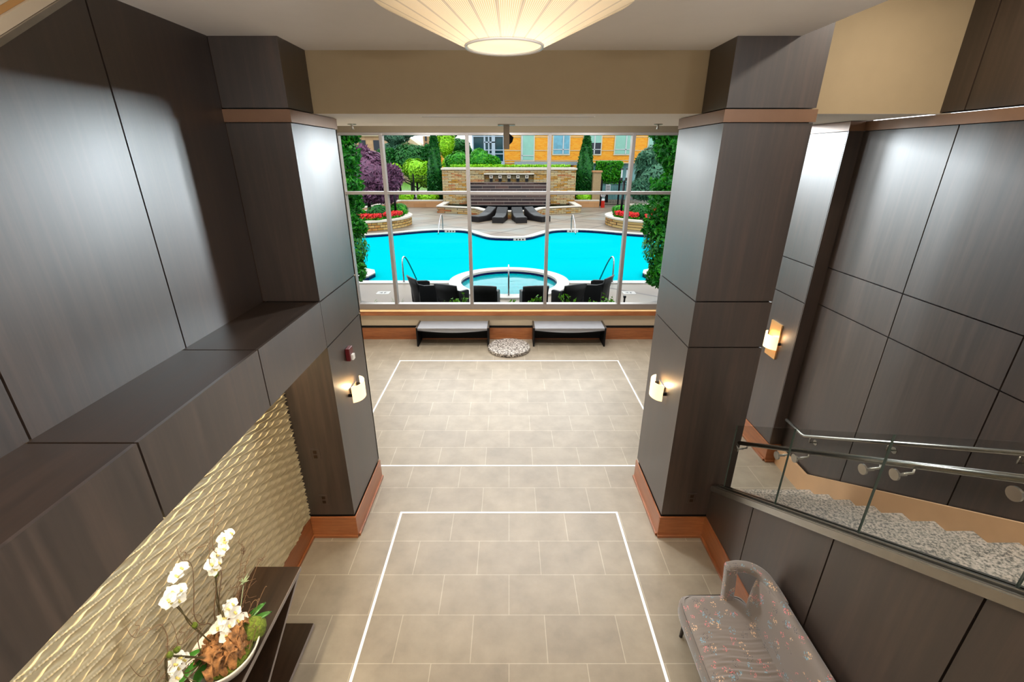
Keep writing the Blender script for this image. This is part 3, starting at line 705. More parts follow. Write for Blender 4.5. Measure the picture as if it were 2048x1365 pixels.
# ceiling items of the lobby
t = thing('projector_mount', 'grey square post hanging from the lobby ceiling in the middle', 'ceiling mount', (-.03, 5.95, BAND1))
b = MB(); b.box(-.10, .10, -.10, .10, -.012, 0); b.build('ceiling_plate', M['steel'], t)
b = MB(); b.box(-.035, .035, -.035, .035, -.27, -.012); b.build('post', plain('grey_post', srgb(150, 138, 122), .5), t)
b = MB(); b.prism([(.035, -.10), (.085, -.14), (.07, -.19), (.035, -.22)], -.02, .02, 'y'); b.build('camera_head', M['iron'], t)
for x, lb in ((-1.82, 'small pendent sprinkler head on the lobby ceiling near the left pier'), (1.73, 'small pendent sprinkler head on the lobby ceiling near the right pier')):
    t = thing('sprinkler_head', lb, 'sprinkler', (x, 5.85, BAND1))
    b = MB(); b.cyl((0, 0, -.008), .05, .008); b.build('escutcheon', M['steel'], t)
    b = MB(); b.cyl((0, 0, -.05), .012, .045); b.cyl((0, 0, -.056), .022, .004); b.build('head', M['steel'], t)
t = thing('slot_diffuser', 'thin white linear air slot in the lobby ceiling behind the header', 'air vent', (0, 4.72, BAND1))
b = MB(); b.box(-.82, .80, -.02, .02, -.006, 0); b.build('slot_frame', M['inlay'], t)
b = MB(); b.box(-.81, .79, -.006, .006, -.008, -.006); b.build('slot', M['edge_grey'], t)

# ================================================================== PENDANT
t = thing('pendant_lamp', 'large white string pendant lamp with a round lit opening', 'lamp', (-.022, 2.5, 4.47))
b = MB(); b.lathe([(.178, .0), (.60, .19), (.612, .205), (.60, .22), (.16, .345)], seg=96)
b.build('string_shade', M['shade'], t)
b = MB(); b.lathe([(.170, .004), (.182, -.006), (.186, .004), (.178, .012), (.170, .004)], seg=64); b.build('bottom_ring', M['inlay'], t)
b = MB(); b.lathe([(0, .006), (.172, .006), (.172, .010), (0, .010)], seg=48); b.build('diffuser', M['diffuser'], t)
b = MB(); b.cyl((0, 0, .335), .13, .012, seg=32); b.build('canopy', M['steel'], t)
lamp('pendant_light', 'AREA', (-.022, 2.5, 4.46), 22, (1, .86, .66), (0, 0, 0), .3)
lamp('pendant_bulb', 'POINT', (0, 2.5, 4.60), 7, (1, .88, .70), size=.06)

# ================================================================== BENCHES, granite disc
def bench(label, x):
    t = thing('lobby_bench', label, 'bench', (x, 9.73, 0), 0, None)
    w, d, h = .81, .24, .455
    b = MB()
    b.box(-w+.03, w-.03, -d+.0, d, h-.045, h); b.build('seat_pad', M['leather'], t, bevel=.015)
    for s in (-1, 1):
        b = MB(); x0, x1 = sorted((s*w, s*(w-.035))); b.prism([(-d+.015, 0), (d, 0), (d, h), (-d-.01, h)], x0, x1, 'x')
        b.build('side_frame', M['black_lacquer'], t, bevel=.005)
        b = MB(); b.box(*sorted((s*(w+.004), s*(w-.030))), -d-.004, d+.004, h+.0, h+.008); b.build('edge_trim', M['steel'], t)
    n = 16; poly = [(-w+.035, h-.045)]+[(-w+.035+(2*w-.07)*i/n, h-.06-.055*math.sin(math.pi*i/n)) for i in range(n+1)]+[(w-.035, h-.045)]
    b = MB(); b.prism(poly, -d+.01, -d+.03, 'y'); b.build('bowed_apron', M['leather'], t)
    lo = [(-w+.035+(2*w-.07)*i/n, h-.06-.055*math.sin(math.pi*i/n)) for i in range(n+1)]
    b = MB(); b.prism(lo+[(p[0], p[1]-.018) for p in lo[::-1]], -d+.005, -d+.04, 'y'); b.build('bowed_rail', M['black_lacquer'], t)
    b = MB(); b.box(-w+.035, w-.035, d-.04, d-.02, .04, .41); b.build('back_panel', M['black_lacquer'], t)
bench('grey topped bench under the window, left of the granite disc', -1.26)
bench('grey topped bench under the window, right of the granite disc', 1.35)
b = MB(); b.lathe([(0, 0), (.455, 0), (.465, .01), (.465, .07), (.455, .08), (0, .08)], (0, 9.36, .003), 64)
o = b.build('granite_disc', M['terrazzo']); tag(o, 'round speckled granite disc on the floor between the benches', 'stone disc')
for f_ in o.data.polygons: f_.use_smooth = False

# ================================================================== SOFA
t = thing('floral_sofa', 'taupe floral sofa with looped open arm against the stair wall', 'sofa', (1.8, 2.0, 0))
def rounded_seat():
    b = MB(); nu, nv = 40, 110
    x0, x1, y0, y1 = 1.465, 2.06, .95, 2.88
    def outline(a):           # superellipse footprint with a more rounded front
        e = .22; c, s = math.cos(a), math.sin(a)
        return ((x0+x1)/2+(x1-x0)/2*math.copysign(abs(c)**e, c), (y0+y1)/2+(y1-y0)/2*math.copysign(abs(s)**(e*.55), s))
    K = 160; prof = [(.94, .275), (.99, .285), (1.0, .31), (1.0, .39), (.985, .415), (.95, .432), (.90, .440)]
    cx, cy = (x0+x1)/2, (y0+y1)/2; rings = []
    for sc, z in prof:
        rg = []
        for k in range(K):
            x, y = outline(2*math.pi*k/K); m = (1-sc)*.3
            dx = max(-1, min(1, (x-cx)/((x1-x0)/2))); dy = (y-cy)/((y1-y0)/2)
            rg.append((x-dx*m, y-dy*m, z))
        rings.append(rg)
    v = [p for r_ in rings for p in r_]
    n = len(rings); fs = [(i*K+j, i*K+(j+1) % K, (i+1)*K+(j+1) % K, (i+1)*K+j) for i in range(n-1) for j in range(K)]
    b.add(v, fs, 0, True)
    # top: stitched gathers run across the seat
    ny, nx = 300, 34; tv = []
    for iy in range(ny+1):
        vy = -1+2*iy/ny; py = cy+vy*(y1-y0)/2*.985; hw = (x1-x0)/2*.975*max(.05, (1-abs(vy)**14))**.22
        for ix in range(nx+1):
            ux = -1+2*ix/nx; px = cx+hw*ux
            env = math.exp(-((py-1.72)/.76)**6); ex = max(0, 1-abs(ux*.98)**3.0)
            gth = env*ex*(.0038*math.sin(2*math.pi*(py/.050+.22*math.sin(px*11)))+.0025*math.sin(2*math.pi*(py/.031+.3*math.sin(px*17+1))))
            edge = (1-abs(ux)**8)*(1-abs(vy)**40)
            tv.append((px, py, .424+.036*edge+gth))
    fs = [(a_*(nx+1)+c_, a_*(nx+1)+c_+1, (a_+1)*(nx+1)+c_+1, (a_+1)*(nx+1)+c_) for a_ in range(ny) for c_ in range(nx)]
    b.add(tv, fs, 0, True); return b
rounded_seat().build('seat', M['floral'], t, True)
pip = [(1.478+.0, 2.0+dy, .425) for dy in (-.9, -.4, 0, .4)]+[(1.478, 2.70, .425), (1.487, 2.79, .425), (1.515, 2.85, .425), (1.58, 2.872, .425), (1.86, 2.876, .425)]
b = MB(); b.tube(pip, .004, 6); b.build('seat_piping', M['piping'], t, True)
# curved back: lofted cushion section along y
def back():
    b = MB(); sec = []
    for (x, z) in [(1.985, .30), (1.995, .44), (2.01, .58), (2.03, .70), (2.05, .775), (2.075, .815), (2.105, .828), (2.135, .815), (2.155, .77), (2.16, .6), (2.16, .30)]: sec.append((x, z))
    ys = [.98, 1.02, 1.1, 1.4, 1.8, 2.2, 2.5, 2.62, 2.70, 2.735, 2.745]
    v = []; n = len(sec)
    for i, y in enumerate(ys):
        k = {0: .88, 1: .95, 2: .98, 8: .975, 9: .95, 10: .90}.get(i, 1)
        for (x, z) in sec: v.append((2.08+(x-2.08)*k, y+(.10*(z-.5) if y > 2.6 else 0), .3+(z-.3)*k))
    fs = [(i*n+j, i*n+(j+1) % n, (i+1)*n+(j+1) % n, (i+1)*n+j) for i in range(len(ys)-1) for j in range(n)]
    b.add(v, fs, 0, True); b.add(v[:n], [tuple(range(n))[::-1]], 0); b.add(v[-n:], [tuple(range(n))], 0); return b
back().build('backrest', M['floral'], t, True)
def bez(P, n=10):
    out = []
    for i in range(len(P)-1):
        p0 = Vector(P[max(i-1, 0)]); p1 = Vector(P[i]); p2 = Vector(P[i+1]); p3 = Vector(P[min(i+2, len(P)-1)])
        for k in range(n):
            u = k/n; out.append(tuple(.5*((2*p1)+(-p0+p2)*u+(2*p0-5*p1+4*p2-p3)*u*u+(-p0+3*p1-3*p2+p3)*u**3)))
    out.append(tuple(P[-1])); return out
def arm(sgn, name='arm'):
    Y = (lambda y: y) if sgn > 0 else (lambda y: 3.83-y)
    b = MB()
    # upright front post and curved top rail with a rounded-rectangle section
    def sect(pts, wx, wz):
        P = [Vector(p) for p in pts]; v = []; n = 12
        for i, p in enumerate(P):
            tg = (P[min(i+1, len(P)-1)]-P[max(i-1, 0)]).normalized()
            side = tg.cross(Vector((0, 0, 1))) if abs(tg.z) < .8 else Vector((0, 1, 0)); side.normalize()
            upv = side.cross(tg).normalized()
            for j in range(n):
                a = 2*math.pi*(j+.5)/n; c, s = math.cos(a), math.sin(a)
                v.append(tuple(p+side*math.copysign(abs(c)**.45, c)*wx+upv*math.copysign(abs(s)**.45, s)*wz))
        fs = [(i*n+j, i*n+(j+1) % n, (i+1)*n+(j+1) % n, (i+1)*n+j) for i in range(len(P)-1) for j in range(n)]
        fs += [tuple(range(n))[::-1], tuple((len(P)-1)*n+j for j in range(n))]
        b.add(v, fs, 0, True)
    sect(bez([(1.895, Y(2.835), .40), (1.885, Y(2.84), .55), (1.875, Y(2.845), .70), (1.868, Y(2.85), .79)], 6), .042, .045)
    sect(bez([(1.845, Y(2.85), .775), (1.93, Y(2.86), .782), (2.02, Y(2.835), .79), (2.085, Y(2.76), .795), (2.108, Y(2.64), .79), (2.112, Y(2.5), .785)], 8), .042, .036)
    return b.build(name, M['floral'], t, True)
arm(1); arm(-1)
for (x, y, dx, dy) in ((1.56, 2.80, -.02, .0), (1.56, 1.05, -.02, 0), (2.05, 2.74, 0, .02), (2.05, 1.08, 0, -.02)):
    b = MB(); b.tube([(x, y, .29), (x+dx, y+dy, .0)], [.026, .015], 10); b.build('leg', M['sofa_leg'], t, True)

# ================================================================== CONSOLE TABLE
t = thing('console_table', 'dark espresso Z-shaped console table under the carved wall', 'table', (-1.97, 2.2, 0))
cx0, cx1 = -2.165, -1.775
def slab(name, poly, x1=cx1):
    b = MB(); b.prism(poly, cx0, x1-.004, 'x', 0); b.build(name, [M['espresso']], t, True)
    b = MB(); b.prism(poly, x1-.004, x1, 'x', 0); b.build(name+'_edge', M['edge_grey'], t, True)
slab('top', [(1.30, .715), (2.885, .715), (2.885, .75), (1.30, .75)])
slab('diagonal_panel', [(1.56, .055), (2.845, .714), (2.80, .714), (1.50, .055)])
slab('base', [(1.30, .02), (2.885, .02), (2.885, .055), (1.30, .055)])
b = MB(); b.box(-2.1, -1.85, 1.4, 2.8, 0, .02); b.build('plinth', M['black'], t, True)

# ================================================================== ORCHID ARRANGEMENT
t = thing('orchid_arrangement', 'white orchids with curly twigs in a white oval bowl on the console', 'flower arrangement', (-1.93, 2.12, .75))
b = MB(); b.lathe([(.0, .004), (.11, .0), (.13, .01), (.18, .07), (.212, .14), (.215, .155), (.206, .155), (.17, .08), (.12, .03), (0, .02)], (-1.93, 2.09, .75), 48, sx=.98, sy=1.12)
b.build('bowl', M['bowl'], t, True)
b = MB(); b.ell((-1.93, 2.10, .85), .16, .18, .045, 24, jit=.04); b.build('moss_bed', M['moss'], t, True)
b = MB(); b.ell((-1.80, 2.22, .91), .085, .085, .075, 20, jit=.05); b.build('moss_ball', M['moss'], t, True)
def crumple(c, r, n, seed, name, mat):
    g = random.Random(seed); b = MB()
    for k in range(n):
        a = g.uniform(0, 6.28); rr = g.uniform(.2, 1)
        px, py, pz = c[0]+r*rr*math.cos(a)*.8, c[1]+r*rr*math.sin(a)*1.3, c[2]+g.uniform(-.02, .06)
        m, q = 8, 5; L = g.uniform(.04, .10); Wd = g.uniform(.02, .045); h = g.uniform(0, 6.28); curl = g.uniform(.4, 1.6); v = []
        for i in range(m+1):
            for j in range(q+1):
                u = i/m-.5; w_ = (j/q-.5)*(1-.5*abs(2*u)**2)
                x = u*L*2; y = w_*Wd*2; z = .03*math.sin(u*7+k)+curl*.35*abs(w_)*.12*math.sin(3*u+k)+.012*g.uniform(-1, 1)+.05*(1-4*u*u)
                v.append((px+x*math.cos(h)-y*math.sin(h), py+x*math.sin(h)+y*math.cos(h), pz+z))
        b.add(v, [(i*(q+1)+j, i*(q+1)+j+1, (i+1)*(q+1)+j+1, (i+1)*(q+1)+j) for i in range(m) for j in range(q)], 0, True)
    o = b.build(name, mat, t, True); md = o.modifiers.new('sol', 'SOLIDIFY'); md.thickness = .004; return o
crumple((-1.90, 2.09, .90), .135, 75, 3, 'crumpled_bark', M['bark'])
# stems
stems = [[(-1.95, 2.12, .88), (-1.97, 2.18, 1.02), (-2.0, 2.24, 1.16), (-2.01, 2.28, 1.28), (-2.02, 2.33, 1.40), (-2.02, 2.40, 1.47)],
         [(-1.96, 2.08, .88), (-1.99, 2.05, 1.05), (-2.03, 2.03, 1.22), (-2.05, 2.01, 1.36), (-2.06, 1.99, 1.46), (-2.05, 1.97, 1.52)],
         [(-1.94, 2.02, .90), (-1.96, 1.93, 1.05), (-1.99, 1.84, 1.20), (-2.01, 1.79, 1.27), (-2.02, 1.77, 1.22), (-2.01, 1.74, 1.13)],
         [(-1.93, 2.12, .88), (-1.94, 2.14, 1.02), (-1.93, 2.15, 1.14), (-1.91, 2.14, 1.19), (-1.90, 2.12, 1.16)]]
for s in stems:
    b = MB(); b.tube(bez(s, 6), .0045, 6); b.tube(bez([(p[0]+.012*math.sin(i*2), p[1]+.01*math.cos(i*2), p[2]) for i, p in enumerate(s)], 6), .0035, 6)
    b.build('orchid_stem', M['stem'], t, True)
for p in ((-2.01, 2.30, 1.34), (-2.02, 2.035, 1.20), (-2.0, 1.80, 1.27), (-2.0, 1.85, 1.24)):
    b = MB(); b.ell(p, .018, .018, .022, 10, jit=.15); b.build('moss_tie', M['moss'], t, True)
CAMV = Vector((0, 0, 4))
def bloom(c, s, seed):
    g = random.Random(seed); C = Vector(c)
    n = (Vector((.75, -.35, .65))+Vector((g.uniform(-.45, .45), g.uniform(-.45, .45), g.uniform(-.3, .3)))).normalized()
    u = n.cross(Vector((0, 0, 1))).normalized(); w_ = u.cross(n)
    b = MB()
    def petal(ang, L, wd, cup):
        d = u*math.cos(ang)+w_*math.sin(ang); e = n.cross(d); v = []; q = 6; m = 4
        for i in range(q+1):
            tt = i/q; ww = wd*math.sin(math.pi*min(1, .12+.88*tt)**.8)**.7 if tt < 1 else wd*.12
            for j in range(m+1):
                k = j/m-.5; v.append(tuple(C+d*(L*tt)+e*(2*k*ww)+n*(cup*(tt*tt*.3-.4*tt)*L+.25*ww*(4*k*k-.3))))
        b.add(v, [(i*(m+1)+j, i*(m+1)+j+1, (i+1)*(m+1)+j+1, (i+1)*(m+1)+j) for i in range(q) for j in range(m)], 0, True)
    for a in (R(90), R(215), R(325)): petal(a, s*.95, s*.40, .2)
    for a in (R(8), R(172)): petal(a, s*1.0, s*.66, -.15)
    o = b.build('bloom', M['petal'], t, True)
    b = MB(); q = C+n*.008; b.ell(tuple(q), .008, .008, .008, 8); b.tube([tuple(q), tuple(q-w_*.016+n*.008)], [.005, .008], 6)
    hb = b.build('lip', M['petal_c'], o, False)
    hb.data.transform(__import__('mathutils').Matrix.Translation(-Vector(t.location)))
cl = [[(-2.01, 2.30, 1.375), (-2.0, 2.33, 1.41), (-2.02, 2.30, 1.43), (-2.01, 2.37, 1.45), (-1.99, 2.40, 1.46), (-2.0, 2.43, 1.49), (-2.01, 2.46, 1.50), (-1.99, 2.50, 1.50)],
      [(-2.03, 2.00, 1.47), (-2.05, 1.965, 1.50), (-2.04, 1.99, 1.55), (-2.02, 2.02, 1.53), (-2.05, 2.06, 1.60), (-2.04, 2.10, 1.62), (-2.03, 1.94, 1.55), (-2.04, 2.03, 1.50)],
      [(-2.0, 1.80, 1.18), (-2.01, 1.82, 1.12), (-2.0, 1.78, 1.09), (-2.0, 1.86, 1.13), (-2.0, 1.73, 1.07), (-2.01, 1.70, 1.11), (-2.0, 1.84, 1.18)],
      [(-1.90, 2.17, 1.17), (-1.91, 2.13, 1.13), (-1.88, 2.12, 1.08), (-1.89, 2.08, 1.03), (-1.87, 2.06, .98), (-1.88, 2.20, 1.10), (-1.86, 2.18, 1.05), (-1.86, 2.14, 1.0), (-1.93, 2.09, 1.10), (-1.90, 2.22, 1.15), (-1.86, 2.22, 1.01)]]
k = 0
for c_ in cl:
    for p in c_: k += 1; bloom(p, .047, k)
def strap_leaf(p, d, L, wd, name='leaf'):
    D = Vector(d).normalized(); S = D.cross(Vector((0, 0, 1))).normalized(); b = MB(); v = []
    for i in range(11):
        u = i/10; ww = wd*math.sin(math.pi*min(1, .1+.9*u))**.6 if u < 1 else .001; q = Vector(p)+D*L*u+Vector((0, 0, -.25*L*u*u))
        for k_ in (-1, 0, 1): v.append(tuple(q+S*ww*k_+Vector((0, 0, .012*abs(k_)))))
    b.add(v, [(i*3+j, i*3+j+1, (i+1)*3+j+1, (i+1)*3+j) for i in range(10) for j in range(2)], 0, True)
    o = b.build(name, M['leafgreen'], t, True); md = o.modifiers.new('sol', 'SOLIDIFY'); md.thickness = .003
strap_leaf((-1.86, 2.24, .93), (.35, .9, .25), .18, .026); strap_leaf((-1.84, 2.22, .93), (.7, .6, .25), .17, .028)
strap_leaf((-2.02, 2.0, .93), (-.3, -1, .15), .18, .03); strap_leaf((-1.99, 1.98, .92), (.15, -1, .05), .17, .03); strap_leaf((-2.03, 2.04, .95), (-.6, -.7, .3), .14, .026)
# curly willow twigs
g = random.Random(11)
tw = [((-2.0, 2.15, .9), (-2.02, 2.50, 1.86)), ((-2.0, 2.2, .9), (-2.03, 2.40, 1.68)), ((-1.98, 2.25, .9), (-2.05, 2.80, 1.16)), ((-1.97, 2.28, .9), (-2.08, 2.98, .88)), ((-2.0, 2.1, .9), (-2.03, 2.12, 1.80)),
      ((-2.0, 2.0, .9), (-2.05, 1.70, 1.66)), ((-2.0, 2.0, .9), (-2.04, 1.62, 1.46)), ((-1.98, 2.05, .9), (-2.03, 1.90, 1.40)), ((-1.95, 2.25, .92), (-1.95, 2.52, 1.12)), ((-1.95, 2.22, .92), (-2.0, 2.62, 1.30)), ((-1.88, 2.25, .92), (-1.80, 2.45, 1.02)),
      ((-1.93, 2.28, .92), (-1.93, 2.44, 1.20)), ((-1.98, 1.98, .92), (-2.02, 1.66, 1.30)), ((-1.95, 2.24, .9), (-2.02, 2.55, 1.10)), ((-1.85, 2.15, .9), (-1.70, 2.13, .98))]
for a, e in tw:
    A, Ev = Vector(a), Vector(e); pts = []
    n = 9; ph = g.uniform(0, 6)
    for i in range(n+1):
        u = i/n; amp = .05*math.sin(math.pi*u)**.5+.01
        pts.append(tuple(A.lerp(Ev, u)+Vector((g.uniform(-.2, .2)*amp, math.sin(u*11+ph)*amp, math.cos(u*9+ph)*amp*.8))))
    P = bez(pts, 4); m = len(P)
    b = MB(); b.tube(P, [.0038*(1-.7*i/m) for i in range(m)], 5)
    for q in range(5):
        i0 = g.randint(m//4, m-4); s0 = Vector(P[i0]); dr = Vector((g.uniform(-.3, .3), g.uniform(-1, 1), g.uniform(-.3, 1))).normalized()
        L = g.uniform(.05, .15); b.tube(bez([tuple(s0), tuple(s0+dr*L*.4+Vector((0, .02, 0))), tuple(s0+dr*L*.7+Vector((0, -.02, .015))), tuple(s0+dr*L)], 4), .0016, 4)
    b.build('curly_twig', M['twig'], t, True)
b = MB()
for k in range(9):
    a = k*.7; c = (-1.93, 2.42, 1.12); b.tube([c, (c[0]+.03*math.cos(a)+.01, c[1]+.045*math.sin(a), c[2]+.02+.01*(k % 3))], [.008, .001], 5)
b.tube([(-1.92, 2.25, .92), (-1.93, 2.42, 1.12)], .003, 5)
b.build('succulent_sprig', M['succulent'], t, True)

# ================================================================== OUTDOORS
def smooth(P, n=8, closed=False):
    return [tuple(p[:2]) for p in bez([(x, y, 0) for x, y in P], n)]
TC, TRo, TRi = (0, 15.2), 2.04, 1.63
half = [(0, 24.1), (1.0, 24.35), (1.7, 25.3), (2.4, 26.5), (3.2, 26.9), (4.2, 26.9), (5.2, 26.5), (6.4, 25.7), (7.6, 25.1), (9, 24.6), (12, 24.2), (15, 24.0)]
fr_ = smooth(half); far_edge = [(-x, y) for x, y in fr_[::-1]]+fr_[1:]          # left to right
blob = [(5.3+.75*math.cos(a), 16.35+1.05*math.sin(a)) for a in [R(200+0-180*i/14) for i in range(15)]]
xt = math.sqrt(TRo**2-(15.3-TC[1])**2)
a0 = math.atan2(15.3-TC[1], xt)
back_arc = [(TC[0]+TRo*math.cos(a), TC[1]+TRo*math.sin(a)) for a in [a0+(math.pi-2*a0)*i/30 for i in range(31)]]  # right to left
front_arc = [(TC[0]+TRo*math.cos(a), TC[1]+TRo*math.sin(a)) for a in [a0-(math.pi+2*a0)*i/30 for i in range(31)]]
nearL = [(-15, 17.3), (-6.1, 17.3), (-5.5, 17.2), (-5.05, 16.9), (-4.9, 16.45), (-5.0, 15.95), (-5.25, 15.55), (-5.1, 15.3)]
nearR = [(-x, y) for x, y in nearL[::-1]]
hole = far_edge+nearR[::-1]+front_arc+nearL[::-1]      # pool and spa together
pool = far_edge+nearR[::-1]+back_arc+nearL[::-1]
def flat_poly(mb, outer, holes, z, mi=0):
    rings = [outer]+holes; allp = [p for r_ in rings for p in r_]
    tri = tessellate_polygon([[Vector((p[0], p[1], 0)) for p in r_] for r_ in rings])
    mb.add([(p[0], p[1], z) for p in allp], [tuple(t_) for t_ in tri], mi)
b = MB(); flat_poly(b, [(-30, WY+.13), (30, WY+.13), (30, 60), (-30, 60)], [hole], 0)
struct('floor_terrace', b, M['deck'], 'wet concrete pool terrace', fix=False)
# pool basin
t = thing('swimming_pool', 'large turquoise swimming pool with curved white coping', 'swimming pool', (0, 20, 0))
def walls(mb, poly, z0, z1, mi=0, closed=True):
    n = len(poly); v = [(p[0], p[1], z0) for p in poly]+[(p[0], p[1], z1) for p in poly]
    mb.add(v, [(i, (i+1) % n, (i+1) % n+n, i+n) for i in range(n if closed else n-1)], mi)
b = MB(); walls(b, pool, -1.2, -.26); flat_poly(b, pool, [], -1.2); b.build('basin', M['basin'], t, True, fix=False)
b = MB(); walls(b, pool, -.26, .0); b.build('waterline_tile', M['navy'], t, True, fix=False)
b = MB(); flat_poly(b, pool, [], -.13); b.build('water', M['water'], t, True, fix=False)
def ring_strip(mb, path, w_out, z, th, closed=True, flip=1):
    n = len(path); o = []
    for i in range(n):
        a_ = Vector(path[(i-1) % n if closed else max(i-1, 0)]); c_ = Vector(path[(i+1) % n if closed else min(i+1, n-1)])
        d = (c_-a_).normalized(); o.append((path[i][0]-d.y*w_out*flip, path[i][1]+d.x*w_out*flip))
    m = n if closed else n-1
    q = [(i, (i+1) % n, (i+1) % n+n, i+n) for i in range(m)]
    mb.add([(p[0], p[1], z+th) for p in path]+[(p[0], p[1], z+th) for p in o], q)
    mb.add([(p[0], p[1], z-.03) for p in path]+[(p[0], p[1], z+th) for p in path], q)
    mb.add([(p[0], p[1], z-.0) for p in o]+[(p[0], p[1], z+th) for p in o], q)
b = MB(); ring_strip(b, far_edge, .42, 0, .03, False); ring_strip(b, nearL, .38, 0, .03, False, -1); ring_strip(b, [(-x, y) for x, y in nearL][::-1], .38, 0, .03, False, -1)
ring_strip(b, [(-5.1, 15.3), (-xt, 15.3)], .34, 0, .03, False, -1); ring_strip(b, [(xt, 15.3), (5.1, 15.3)], .34, 0, .03, False, -1)
b.build('coping', M['coping_w'], t, True, fix=False)
for s in (-1, 1):
    for k, (wd, z, yy) in enumerate(((2.2, -.40, 25.9), (2.5, -.75, 25.45))):
        P = [(s*3.7+wd*math.cos(a), yy+.95*math.sin(a)) for a in [2*math.pi*i/40 for i in range(40)]]
        b = MB(); flat_poly(b, P, [], z); walls(b, P, z-.35, z); b.build('entry_step', M['basin_step'], t, True, fix=False)
for x, y in ((-3.4, 26.9), (3.68, 26.9), (.55, 24.13)):
    b = MB(); yy = min(far_edge, key=lambda p: abs(p[0]-x))[1]
    b.box(x-.32, x+.32, yy-.06, yy-.02, -.125, .0, 0)
    for k in (-.18, -.02, .14): b.box(x+k, x+k+.07, yy-.065, yy-.06, -.10, -.03, 1)
    b.build('depth_marker', [M['coping_w'], M['iron']], t, True)
# spa
t = thing('hot_tub', 'round hot tub with white stone rim at the near edge of the pool', 'hot tub', (0, 15.2, 0))
cir = lambda r_, n=64: [(TC[0]+r_*math.cos(2*math.pi*i/n), TC[1]+r_*math.sin(2*math.pi*i/n)) for i in range(n)]
b = MB(); b.lathe([(TRi, -.02), (TRi, .05), (TRo, .05), (TRo, -.4)], (TC[0], TC[1], 0), 64, smooth=False); b.build('rim', M['coping_w'], t, True)
b = MB(); b.lathe([(TRi+.005, .0), (TRi+.005, -.22)], (TC[0], TC[1], 0), 64); b.build('waterline_tile', M['navy'], t, True, fix=False)
b = MB(); b.lathe([(TRi+.01, -.22), (TRi+.01, -.5), (1.25, -.5), (1.22, -.52), (1.22, -1.1), (0, -1.1)], (TC[0], TC[1], 0), 64, smooth=False); b.build('seat_and_basin', M['spa_basin'], t, True)
b = MB(); b.lathe([(1.30, -.49), (1.25, -.48), (1.22, -.49), (1.22, -.52)], (TC[0], TC[1], 0), 64); b.build('bench_edge', M['navy'], t, True)
b = MB(); flat_poly(b, cir(TRi), [], -.10); b.build('water', M['spa_water'], t, True, fix=False)
def rail_arch(label, pts, r=.024, name='pool_handrail'):
    t = thing(name, label, 'handrail', pts[0]); b = MB(); b.tube(bez(pts, 6), r, 10); b.build('tube', M['chrome'], t, True)
    b = MB(); b.cyl((pts[0][0], pts[0][1], .03), .05, .012); b.build('flange', M['chrome'], t, True)
rail_arch('chrome handrail at the near pool edge left of the hot tub', [(-3.56, 15.12, .03), (-3.57, 15.15, .5), (-3.57, 15.2, .76), (-3.53, 15.32, .84), (-3.45, 15.55, .6), (-3.30, 15.95, -.1)])
rail_arch('chrome handrail at the near pool edge right of the hot tub', [(3.50, 15.12, .03), (3.51, 15.15, .5), (3.51, 15.2, .76), (3.47, 15.32, .84), (3.39, 15.55, .6), (3.24, 15.95, -.1)])
rail_arch('chrome handrail rising from the front rim of the hot tub', [(-.01, 13.42, .03), (-.01, 13.43, .6), (-.01, 13.5, .86), (-.01, 13.65, .93), (-.01, 13.85, .75), (-.01, 14.1, .2), (-.01, 14.2, -.1)])
rail_arch('chrome handrail at the far pool edge, left', [(-3.85, 27.1, .03), (-3.84, 27.05, .7), (-3.87, 26.8, .85), (-3.93, 26.4, .5), (-3.98, 26.1, -.1)])
rail_arch('chrome handrail at the far pool edge, right', [(3.62, 27.1, .03), (3.61, 27.05, .7), (3.64, 26.8, .85), (3.70, 26.4, .5), (3.75, 26.1, -.1)])
for x, lb in ((-3.95, 'white square marker tile set in the terrace left of the chairs'), (3.77, 'white square marker tile set in the terrace right of the chairs')):
    t = thing('marker_tile', lb, 'marker tile', (x, 13.88, 0))
    b = MB(); b.box(-.20, .20, -.16, .16, 0, .006); b.build('tile', M['coping_w'], t)
    b = MB(); b.add([(-.13, 0, .008), (-.02, .07, .008), (-.02, -.07, .008)], [(0, 2, 1)]); b.build('left_mark', M['iron'], t, fix=False)
    b = MB(); b.add([(.13, .05, .008), (.03, .07, .008), (.03, -.07, .008), (.07, -.07, .008), (.08, .03, .008)], [(0, 1, 2, 3, 4)]); b.build('right_mark', M['iron'], t, fix=False)
# chairs round the hot tub
def chair_parts(t):
    b = MB(); n = 10; v = []
    for i in range(n+1):
        u = i/n*2-1
        for (z, yo) in ((0, -.24), (.40, -.28), (.66, -.34), (.86, -.40)):
            v.append((u*(.30+.05*z), yo+.07*u*u, z-(.03*(u*u) if z > .8 else 0)))
    b.add(v, [(i*4+j, (i+1)*4+j, (i+1)*4+j+1, i*4+j+1) for i in range(n) for j in range(3)], 0, True)
    o = b.build('backrest', M['wicker'], t); md = o.modifiers.new('s', 'SOLIDIFY'); md.thickness = .05; md.offset = 0
    b = MB(); b.box(-.28, .28, -.24, .30, .30, .40); b.build('seat', M['wicker'], t, bevel=.02)
    b = MB(); b.box(-.28, .28, .26, .30, .02, .30); b.build('front_skirt', M['wicker'], t)
    for s in (-1, 1):
        x0, x1 = sorted((s*.28, s*.35)); b = MB(); b.prism([(-.24, .02), (.32, .02), (.33, .56), (.25, .60), (-.1, .64), (-.26, .70)], x0, x1, 'x'); b.build('arm', M['wicker'], t, bevel=.015)
        for y in (-.2, .26):
            b = MB(); b.box(s*.30-.02, s*.30+.02, y-.02, y+.02, -.0, .02); b.build('foot', M['iron'], t)
